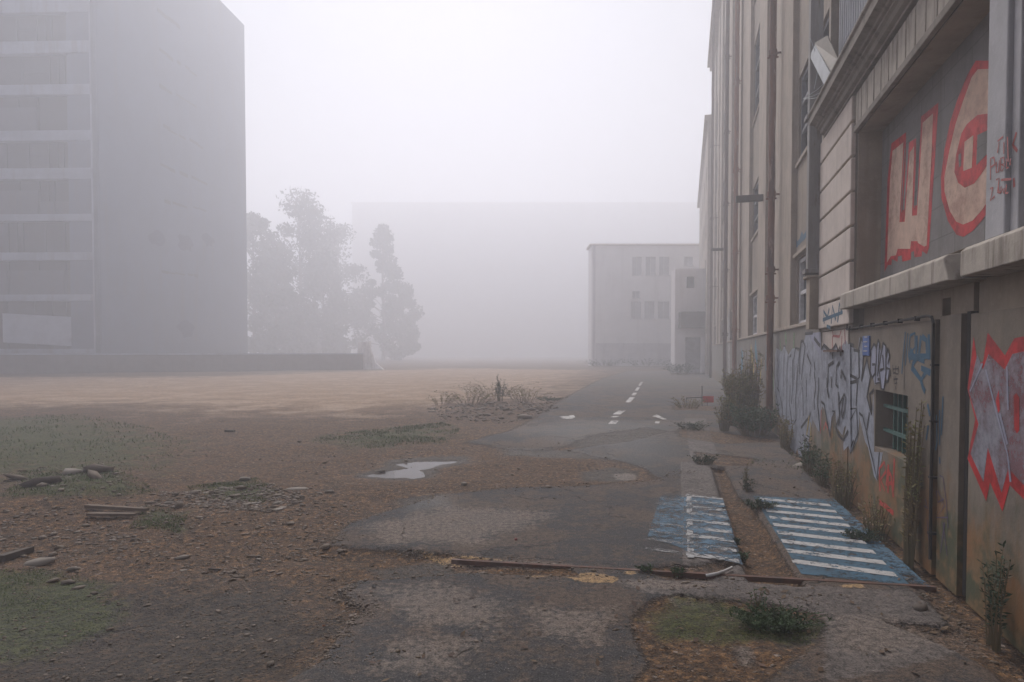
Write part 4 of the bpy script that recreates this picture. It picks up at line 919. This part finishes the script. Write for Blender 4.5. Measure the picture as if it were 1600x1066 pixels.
for (lb, u, v, Y, kind, sd_) in (('nearest dark broad tree half hidden behind the apartment gable', 395, 328, 105, 'broad', 1), ('tall broad tree in the fog right of the apartment gable', 468, 303, 112, 'broad', 2), ('slim tree in the fog between the tall tree and the pointed one', 528, 350, 125, 'broad', 3), ('pointed conifer in the fog above the pale block', 598, 345, 122, 'cone', 4), ('low rounded tree at the foot of the conifer in the fog', 625, 440, 124, 'broad', 5), ('bushy low tree filling the gap beside the gable', 430, 400, 104, 'broad', 6), ('bushy low tree between the broad trees and the conifer', 505, 400, 114, 'broad', 8)):
    X_, H_ = Dp(u, v, Y); tree(lb, X_, Y, H_, kind, sd_)

# ------------------------------------------------------------------ weeds
def tapered(k, pts, r): k.tube(pts, [r * (1 - .75 * i / (len(pts) - 1)) for i in range(len(pts))], 4, cap=False)
def weed(name, label, cat, x, y, h, spread, ns, nl, lsize, stem, leaf, seed, group=None, squash=None, top=.25, z0=None, lean=(0, 0)):
    r = random.Random(seed); z = gz(x, y) if z0 is None else z0
    root = empty(name, (x, y, z), label, cat, group)
    k = MB(); L = []
    for i in range(ns):
        q = r.random() * 6.28; s = spread * math.sqrt(r.random()); sx, sy = math.cos(q) * s * .45, math.sin(q) * s * .45
        if squash: sx, sy = squash(sx, sy)
        ex, ey = math.cos(q) * s, math.sin(q) * s
        if squash: ex, ey = squash(ex, ey)
        hh = h * (.45 + .55 * r.random()); ex += lean[0] * hh; ey += lean[1] * hh
        pts = [(x + sx, y + sy, z - .02), (x + sx * .7 + ex * .3 + r.uniform(-.02, .02), y + sy * .7 + ey * .3, z + hh * .4), (x + ex * .75, y + ey * .75, z + hh * .75), (x + ex * (1 + r.uniform(0, .2)), y + ey, z + hh)]
        tapered(k, pts, .0035 + .004 * h)
        for j in range(nl):
            f = top + (1 - top) * r.random(); sg = f * 3; ii = min(2, int(sg)); ff = sg - ii
            p = [pts[ii][c] * (1 - ff) + pts[ii + 1][c] * ff for c in range(3)]
            L.append(p)
    k.build('stem', stem, root)
    if L:
        P_ = np.array(L) - np.array([x, y, z]); n = len(P_); g = np.random.default_rng(seed)
        u = g.normal(size=(n, 3)); u[:, 2] = np.abs(u[:, 2]) * .7 + .1; u /= np.linalg.norm(u, axis=1)[:, None]
        v = np.cross(u, g.normal(size=(n, 3))); v /= np.linalg.norm(v, axis=1)[:, None]; s = (lsize * (.5 + g.random(n)))[:, None]
        V = np.stack([P_, P_ + u * s + v * s * .28, P_ + u * s * 2, P_ + u * s - v * s * .28], 1).reshape(-1, 3)
        link('foliage', npmesh('foliage', V, np.arange(n * 4).reshape(n, 4), leaf), root)
    return root
alongwall = lambda sx, sy: (sx * .22 * CT + sy * ST, -sx * .22 * ST + sy * CT)
def at_ab(a, b): p = AB(a, b); return p[0], p[1]
# shrubs at the foot of the drainpipes
for i, (lb, a, b, h, sp, ns, nl, ls, st_, lf) in enumerate((
    ('tall tawny weed bush at the foot of the orange drainpipe', 14.6, 1.12, 1.15, .36, 110, 26, .035, 'stem', 'leafdry'),
    ('dark green shrub against the wall right of the tawny bush', 13.0, 1.3, .62, .5, 110, 30, .03, 'stem', 'leaf'),
    ('tall feathery dry weeds standing between the wall and the tawny bush', 15.0, 1.4, 1.7, .3, 60, 24, .035, 'stem', 'leafdry'),
    ('upright yellowing weed at the left edge of the shrub group', 13.6, .78, .75, .18, 40, 20, .03, 'stem', 'leafdry'),
    ('olive bush behind the tall tawny bush beside the wall', 17.5, 1.25, 1.2, .35, 70, 22, .04, 'stem', 'leafdry'))):
    x, y = at_ab(a, b); weed('weed_bush', lb, 'shrub', x, y, h, sp, ns, nl, ls, M[st_], M[lf], 20 + i, 'bushes at the wall')
for i, (lb, u, v, h, sp, lf) in enumerate((
    ('low dark green clump on the paving left of the bushes', 1082, 672, .16, .42, 'leafdark'),
    ('small green clump at the head of the muddy channel', 1100, 724, .14, .22, 'leafdark'),
    ('little green tuft on the right lip of the muddy channel', 1167, 767, .13, .10, 'leafdark'),
    ('flat green clump covering the corner of the blue stripes', 1187, 794, .08, .19, 'leafdark'),
    ('dark creeping clump on the right end of the blue stripes', 1350, 843, .06, .18, 'leafdark'),
    ('tiny green sprig on the left lip of the channel among worn stripes', 1160, 864, .07, .05, 'leaf'),
    ('tiny sprig left of the channel halfway up the worn stripes', 1150, 838, .04, .03, 'leaf'),
    ('small green tuft beside the rail, left of the other one', 1008, 893, .035, .06, 'leaf'),
    ('small bushy tuft beside the rail, right of the flatter one', 1057, 895, .06, .05, 'leaf'),
    ('low dusty clump on the road edge by the red board', 1075, 636, .3, .6, 'leafdry'),
    ('greyish green clump alone on the road left of the dashes', 858, 629, .12, .6, 'leafdark'))):
    x, y = G(u, v); weed('weed_clump', lb, 'weed', x, y, h, sp, 46 if sp > .15 else 16, 16, .012 + .02 * sp, M['stem'], M[lf], 40 + i, 'small weeds growing from cracks', top=.1)
x, y = G(1166, 762); weed('dry_weed', 'thin dry upright weed rising from the green tuft by the channel', 'weed', x, y, .3, .08, 8, 14, .012, M['stem'], M['leafdry'], 60)
x, y = G(1210, 972); weed('weed_clump', 'largest green weed clump, growing from mossy mud in the foreground', 'weed', x, y, .10, .27, 110, 22, .012, M['leaf'], M['leaf'], 61, 'small weeds growing from cracks', squash=lambda a, b_: (a * 1.1, b_ * .6), top=.1)
x, y = G(1182, 955); weed('weed_sprig', 'lone leafy sprig rising behind the largest foreground weed clump', 'weed', x, y, .19, .07, 9, 14, .011, M['stem'], M['leaf'], 62)
# weeds leaning on the wall
for i, (lb, a, h, sp, ns, nl, dry, b) in enumerate((
    ('tall brown weed climbing the wall right of the barred window', 5.45, 1.28, .18, 34, 34, 'leafdry', 1.65),
    ('dark weed against the nearest slab under the red and silver lettering', 4.08, .6, .2, 16, 30, 'leafdark', 1.67),
    ('dry brown weeds at the wall below the barred window', 6.3, .34, .5, 46, 8, 'leafdry', 1.66),
    ('dry brown weeds at the wall left of the barred window', 7.5, .5, .6, 60, 9, 'leafdry', 1.64),
    ('green weeds at the wall below the narrow silver letters', 9.4, .46, .45, 44, 14, 'leaf', 1.62),
    ('sparse weeds at the wall below the first silver letters', 11.4, .55, .6, 50, 12, 'leafdry', 1.62),
    ('trailing green weed at the wall between the pier and the silver letters', 8.5, .40, .4, 36, 12, 'leaf', 1.62))):
    x, y = at_ab(a, b); weed('wall_weed', lb, 'weed', x, y, h, sp, ns, nl, .016 + .006 * (i > 3), M['stem'], M[dry], 70 + i, 'weeds at the foot of the wall', squash=alongwall, lean=(.03, 0))
# dead bush in the middle distance
for i, (lb, u, v, h, sp, ns, nl, lf) in enumerate((
    ('tall thin plant standing in the middle of the dry weed patch', 781, 633, .85, .28, 16, 22, 'leafdark'),
    ('dry twiggy weeds left of the tall thin plant', 735, 636, .42, 1.1, 60, 8, 'leafdry'),
    ('dry twiggy weeds right of the tall thin plant', 820, 632, .42, .9, 50, 8, 'leafdry'),
    ('short dry weeds at the far left of the dry patch', 690, 636, .3, .6, 30, 8, 'leafdry'),
    ('low grey shrub behind the tall thin plant', 770, 620, .55, 1.6, 60, 12, 'leafdry'))):
    x, y = G(u, v); weed('dry_weed', lb, 'weed', x, y, h, sp, ns, nl, .03, M['stem'], M[lf], 90 + i, 'dry weeds on the waste ground')
for i, (lb, u, v, h, sp) in enumerate((('scrubby bush at the foot of the gateway lodge', 1062, 586, .8, 1.2), ('scrubby bush at the foot of the pale house door', 1010, 574, 1.0, 3.0), ('dark scrub at the left corner of the pale house', 945, 574, .9, 2.6))):
    x, y = G(u, v); weed('scrub_bush', lb, 'shrub', x, y, h, sp, 60, 20, .06, M['stem'], M['leafdark'], 110 + i, 'scrub at the end of the street', z0=0)

# grass and moss as ground cover
def scatter(n, poly, jitter=0):
    lo, hi = poly.min(0), poly.max(0); out = np.zeros((0, 2))
    while len(out) < n:
        q = lo + rng.random((n * 3, 2)) * (hi - lo); q = q[sdf(q, poly) > 0]; out = np.vstack([out, q])
    return out[:n]
def grass(name, regions, size):
    P_ = np.vstack([scatter(n, pl) for n, pl in regions])
    keep = vnoise(P_, 2.2, 9) + vnoise(P_, 6, 10) * .6 > rng.normal(0, .16, len(P_)); P_ = P_[keep]; n = len(P_); z = height(P_)
    d = np.clip(np.hypot(P_[:, 0], P_[:, 1]) / 8, .6, 1.8)
    q = rng.random(n) * 6.28; s = size * (.4 + rng.random(n)) * d
    base = np.column_stack([P_, z - .003]); ox = np.column_stack([np.cos(q), np.sin(q), np.zeros(n)]) * (s * .16)[:, None]
    tip = base + np.column_stack([np.cos(q + 1.3) * s * .6, np.sin(q + 1.3) * s * .6, s])
    V = np.stack([base - ox, base + ox, tip], 1).reshape(-1, 3); F_ = np.arange(n * 3).reshape(n, 3)
    return tag(link(name, npmesh(name, V, F_, M['grassm'])), 'sparse low grass and moss growing in patches on the bare ground', 'grass', kind='stuff')
grass('grass', [(9000, MOSS[0][0]), (9000, MOSS[1][0]), (5000, MOSS[2][0]), (5000, MOSS[3][0]), (6000, MOSS[4][0]), (3000, MOSS[7][0]), (1500, MOSS[6][0]), (900, poly_ab([(5, 1.6), (12, 1.6), (12, 1.7), (5, 1.7)])),
     (700, poly_px([(1165, 718), (1250, 716), (1330, 760), (1320, 775), (1250, 735), (1170, 726)]))], .022)

# ------------------------------------------------------------------ gravel, rubble and litter
ico_v = []; ph = (1 + 5 ** .5) / 2
for s1 in (-1, 1):
    for s2 in (-1, 1): ico_v += [(0, s1, s2 * ph), (s1, s2 * ph, 0), (s2 * ph, 0, s1)]
ico_v = np.array(ico_v) / np.linalg.norm([1, ph])
ico_s = np.sign(ico_v) * np.abs(ico_v) ** .55
import itertools
_d = np.linalg.norm(ico_v[:, None] - ico_v[None], axis=2); _e = _d < 1.2
ico_f = []
for a_, b_, c_ in itertools.combinations(range(12), 3):
    if _e[a_, b_] and _e[b_, c_] and _e[a_, c_]:
        nrm = np.cross(ico_v[b_] - ico_v[a_], ico_v[c_] - ico_v[a_]); ico_f.append((a_, b_, c_) if nrm @ ico_v[a_] > 0 else (a_, c_, b_))
ico_f = np.array(ico_f)
def stones(P_, size, mt, name, seed, sink=.3, flat=.5):
    r = np.random.default_rng(seed); n = len(P_); z = height(P_)
    J = 1 + r.normal(0, .22, (n, 12, 3)); V = ico_s[None] * J * .85; q = r.random(n) * 6.28; c, s = np.cos(q), np.sin(q)
    sc = np.stack([.7 + .9 * r.random(n), .5 + .6 * r.random(n), flat * (.5 + .8 * r.random(n))], 1)[:, None] ; V = V * sc
    V = np.stack([V[..., 0] * c[:, None] - V[..., 1] * s[:, None], V[..., 0] * s[:, None] + V[..., 1] * c[:, None], V[..., 2]], -1) * size[:, None, None]
    V += np.column_stack([P_, z + size * flat * sink])[:, None]
    F_ = (ico_f[None] + (np.arange(n) * 12)[:, None, None]).reshape(-1, 3)
    return V.reshape(-1, 3), F_
RUB = [(1700, poly_px([(200, 800), (480, 760), (560, 780), (530, 890), (420, 900), (250, 880), (0, 860), (0, 800)]), .016),
       (900, poly_px([(250, 770), (420, 755), (480, 780), (420, 800), (300, 795), (230, 790)]), .022),
       (1500, poly_px([(-100, 840), (500, 840), (560, 900), (500, 1000), (400, 1066), (-100, 1066)]), .010),
       (500, poly_px([(0, 730), (200, 725), (260, 790), (180, 860), (-100, 860)]), .022),
       (900, poly_px([(500, 870), (760, 870), (760, 892), (540, 905), (500, 930)]), .006),
       (1000, poly_px([(400, 710), (900, 690), (1000, 740), (800, 760), (600, 790), (450, 850)]), .011),
       (500, poly_px([(670, 640), (860, 630), (870, 640), (800, 660), (690, 655)]), .05),
       (500, poly_px([(100, 700), (700, 680), (720, 710), (500, 760), (100, 760)]), .016),
       (900, CHAN, .005), (1000, poly_ab([(3.8, 1.5), (12, 1.6), (12, 1.7), (3.8, 1.72)]), .009),
       (700, poly_px([(300, 1066), (510, 930), (1300, 930), (1500, 1066)]), .0045),
       (500, poly_px([(540, 850), (700, 765), (1120, 735), (1130, 905)]), .006),
       (500, poly_px([(985, 962), (1130, 925), (1290, 960), (1280, 1010), (1150, 1066), (960, 1066)]), .006)]
def along(poly, n, sd):
    q = []
    for _ in range(n):
        i = random.randrange(len(poly)); a = poly[i]; b_ = poly[(i + 1) % len(poly)]; q.append(a + (b_ - a) * random.random() + rng.normal(0, sd, 2))
    return np.array(q)
EDGE = [(along(ASPH[1][0][2:13], 1500, .05), .0055), (along(ASPH[2][0][0:8], 1100, .07), .006), (along(ASPH[2][0][11:], 700, .05), .005)]
VV, FF, o = [], [], 0
for i, (P_, sz) in enumerate(EDGE):
    V, F_ = stones(P_, sz * np.exp(rng.normal(0, .5, len(P_))), None, '', 400 + i); VV.append(V); FF.append(F_ + o); o += len(V)
for i, (n, pl, sz) in enumerate(RUB):
    P_ = scatter(n, pl); V, F_ = stones(P_, sz * .62 * np.exp(rng.normal(0, .5, n)), None, '', 100 + i); VV.append(V); FF.append(F_ + o); o += len(V)
V = np.vstack(VV); F_ = np.vstack(FF)
tag(link('gravel', npmesh('gravel', V, F_, M['stone'])), 'loose brown gravel and rubble crumbs scattered over the waste ground', 'gravel', kind='stuff')
# pale flat flakes
P_ = np.vstack([scatter(110, RUB[1][1]), scatter(60, RUB[0][1]), scatter(40, RUB[3][1]), scatter(40, RUB[5][1]), scatter(70, RUB[6][1])]); sz = np.concatenate([.022 * np.exp(rng.normal(0, .4, 110)), .016 * np.exp(rng.normal(0, .4, 60)), .02 * np.exp(rng.normal(0, .4, 40)), .012 * np.exp(rng.normal(0, .4, 40)), .045 * np.exp(rng.normal(0, .4, 70))])
V, F_ = stones(P_, sz, None, '', 300, flat=.25)
tag(link('rubble_flakes', npmesh('rubble_flakes', V, F_, M['stonelight'])), 'pale flakes of broken plaster lying among the gravel', 'rubble', kind='stuff')

def boulder(label, u, v, sx, sy, sz, mt, seed, rot=0, cat='stone', name='rubble_stone'):
    r = np.random.default_rng(seed); x, y = G(u, v); z = gz(x, y)
    bm_v, bm_f = ico_v.copy(), [tuple(f) for f in ico_f]
    V = np.sign(bm_v) * np.abs(bm_v) ** .5; V = V * (1 + r.normal(0, .16, V.shape)); V *= (sx / 2, sy / 2, sz / 2); fs = bm_f
    tl = r.normal(0, .22); V[:, 2] += V[:, 0] * tl + V[:, 1] * r.normal(0, .25)
    c, s = math.cos(rot), math.sin(rot); V = np.column_stack([V[:, 0] * c - V[:, 1] * s, V[:, 0] * s + V[:, 1] * c, V[:, 2] + sz * .28])
    o = link(name, npmesh(name, V, np.array(fs), mt), None, (x, y, z)); tag(o, label, cat); return o
SM, SL_ = M['stone'], M['stonelight']
boulder('largest brown stone on the small rubble heap at left', 150, 743, .36, .2, .13, SM, 1, .2)
boulder('pale stone left of the largest brown one on the heap', 112, 745, .26, .18, .10, SL_, 2, -.2)
boulder('small round stone in front of the heap at left', 148, 757, .17, .13, .08, SM, 3)
boulder('dark flat stone at the near left side of the rubble heap', 62, 768, .4, .22, .09, M['bark'], 4, .1)
boulder('tan stone at the far left of the rubble heap', 28, 748, .28, .2, .08, SM, 5)
boulder('pale angular stone lying alone in the grass right of the heap', 382, 751, .14, .09, .055, SL_, 6, .4)
boulder('long pale flat slab right of the grass patch', 465, 764, .30, .10, .02, SL_, 7, .2)
boulder('white flat chip near the left end of the puddle', 506, 724, .10, .05, .02, SL_, 8, .1)
boulder('narrow pale slab lying in the puddle', 594, 734, .16, .05, .03, SL_, 9, .25)
boulder('long pale chunk in the gravel at lower left', 286, 864, .13, .045, .03, SL_, 10, .3)
boulder('wide pale chunk beside the dark wood at far left', 58, 872, .26, .10, .05, SL_, 11, .1)
boulder('rounded pale stone on grass below the wide chunk', 115, 882, .09, .07, .035, SL_, 12)
boulder('second rounded stone on grass, nearer the bottom left', 84, 898, .08, .06, .03, SM, 13)
boulder('small white stone on the dirt right of the puddle', 725, 759, .075, .06, .045, SL_, 14)
boulder('flat chip of tan stone beside the wall past the blue stripes', 1249, 729, .24, .14, .05, SL_, 15, .3, 'stone')
boulder('dark chip of stone lying on the slab at bottom right', 1438, 952, .09, .06, .03, M['bark'], 16, .3)
boulder('small orange pebble at the edge of the broken paving', 506, 972, .02, .016, .012, M['orange'], 17, 0, 'pebble', 'pebble')
boulder('small dark red scrap on the paving', 806, 844, .028, .024, .02, M['redbit'], 18, 0, 'scrap', 'plastic_scrap')
boulder('small dark chip at the near edge of the muddy strip', 646, 903, .035, .02, .012, M['bark'], 19, 0, 'chip', 'wood_chip')
def plank(label, u0, v0, u1, v1, w_, h_, mt, name='wooden_plank', cat='plank', lift=0.0):
    p0, p1 = Vector((*G(u0, v0), 0)), Vector((*G(u1, v1), 0)); d = (p1 - p0).normalized(); nn = Vector((-d.y, d.x, 0)); z0 = gz(p0.x, p0.y) + .004 + lift; z1 = gz(p1.x, p1.y) + .004 + lift
    k = MB(); k.hexa([tuple(p0 - nn * w_ / 2 + Vector((0, 0, z0))), tuple(p1 - nn * w_ / 2 + Vector((0, 0, z1))), tuple(p1 + nn * w_ / 2 + Vector((0, 0, z1))), tuple(p0 + nn * w_ / 2 + Vector((0, 0, z0))),
        tuple(p0 - nn * w_ / 2 + Vector((0, 0, z0 + h_))), tuple(p1 - nn * w_ / 2 + Vector((0, 0, z1 + h_))), tuple(p1 + nn * w_ / 2 + Vector((0, 0, z1 + h_ * .8))), tuple(p0 + nn * w_ / 2 + Vector((0, 0, z0 + h_)))])
    return tag(k.build(name, mt, bevel=.004), label, cat)
plank('upper of two weathered planks lying on the dirt at left', 135, 796, 230, 799, .06, .035, M['wood'], lift=.015)
plank('lower and shorter of two weathered planks at left', 138, 805, 212, 805, .07, .03, M['wood'], lift=.01)
plank('dark broken plank end at the far left edge', 0, 868, 48, 852, .07, .05, M['bark'])
plank('small dark stick in the gravel at lower left', 326, 881, 344, 882, .02, .012, M['bark'], 'stick', 'stick')
plank('dark scrap of wood on the green ground at left', 352, 674, 366, 674, .09, .04, M['bark'], 'wood_scrap', 'scrap')
k = MB(); q = [G(*p) for p in [(1104, 902), (1120, 900), (1134, 896), (1144, 892)]]; k.tube([(p[0], p[1], .012 + .004 * i) for i, p in enumerate(q)], .011, 8)
tag(k.build('plastic_strip', M['plastic'], smooth=True), 'curved white plastic strip lying on mud behind the rail', 'plastic strip')
# barrier with red board
bp = G(1106, 634); br = empty('barrier_board', (bp[0], bp[1], 0), 'small red board on thin posts with a rail, left of the bushes', 'barrier')
Yb = bp[1]; k = MB(); l = lambda u, v: (Dp(u, v, Yb)[0], Yb, max(Dp(u, v, Yb)[1], 0))
a_, b_ = l(1098, 629), l(1115, 619); k.box(a_[0], b_[0], Yb - .02, Yb, a_[2], b_[2]); k.build('board', M['redboard'], br, bevel=.005)
k = MB(); k.tube([l(1097, 640), l(1097, 603)], .012, 6); k.build('post', M['cable'], br); k = MB(); k.tube([l(1105, 648), l(1105, 627)], .012, 6); k.build('post', M['rust_brown'], br)
k = MB(); k.tube([l(1072, 622), l(1098, 621)], .012, 6); k.tube([l(1073, 622), l(1073, 636)], .01, 6); k.build('rail', M['cable'], br)
# fallen leaves on the pavement
P_ = np.vstack([scatter(70, poly_px([(1180, 720), (1270, 720), (1330, 790), (1230, 790)])), scatter(90, poly_ab([(4.2, 1.45), (10, 1.5), (10, 1.7), (4.2, 1.7)])), scatter(60, poly_px([(1000, 900), (1500, 930), (1560, 1050), (1000, 1066)])), scatter(50, poly_px([(560, 900), (1000, 900), (1000, 1066), (520, 1066)]))])
n = len(P_); z = height(P_) + .006; q = rng.random(n) * 6.28; s = .012 + .018 * rng.random(n); u = np.column_stack([np.cos(q), np.sin(q), rng.normal(0, .25, n)]) * s[:, None]; v = np.column_stack([-np.sin(q), np.cos(q), rng.normal(0, .25, n)]) * (s * .55)[:, None]
B_ = np.column_stack([P_, z + .004]); V = np.stack([B_ - u, B_ - v, B_ + u, B_ + v], 1).reshape(-1, 3)
tag(link('fallen_leaves', npmesh('fallen_leaves', V, np.arange(n * 4).reshape(n, 4), foliage('dead_leaves', (.09, .045, .025), (.05, .03, .02), (.13, .08, .035)))), 'dead brown leaves scattered on the paving and along the wall', 'leaves', kind='stuff')

# ------------------------------------------------------------------ fog
k = MB(); k.box(-205, 205, -75, 310, -1.2, 64)
hz = k.build('haze', M['dark']); hm = bpy.data.materials.new('haze_air'); hm.use_nodes = True; t = hm.node_tree; t.nodes.clear()
pv = t.nodes.new('ShaderNodeVolumePrincipled'); pv.inputs['Color'].default_value = (.93, .94, 1, 1); pv.inputs['Density'].default_value = HAZE_DENSITY; pv.inputs['Anisotropy'].default_value = HAZE_ANISO
ou = t.nodes.new('ShaderNodeOutputMaterial'); t.links.new(pv.outputs[0], ou.inputs['Volume'])
hz.data.materials.clear(); hz.data.materials.append(hm); tag(hz, kind='stuff')
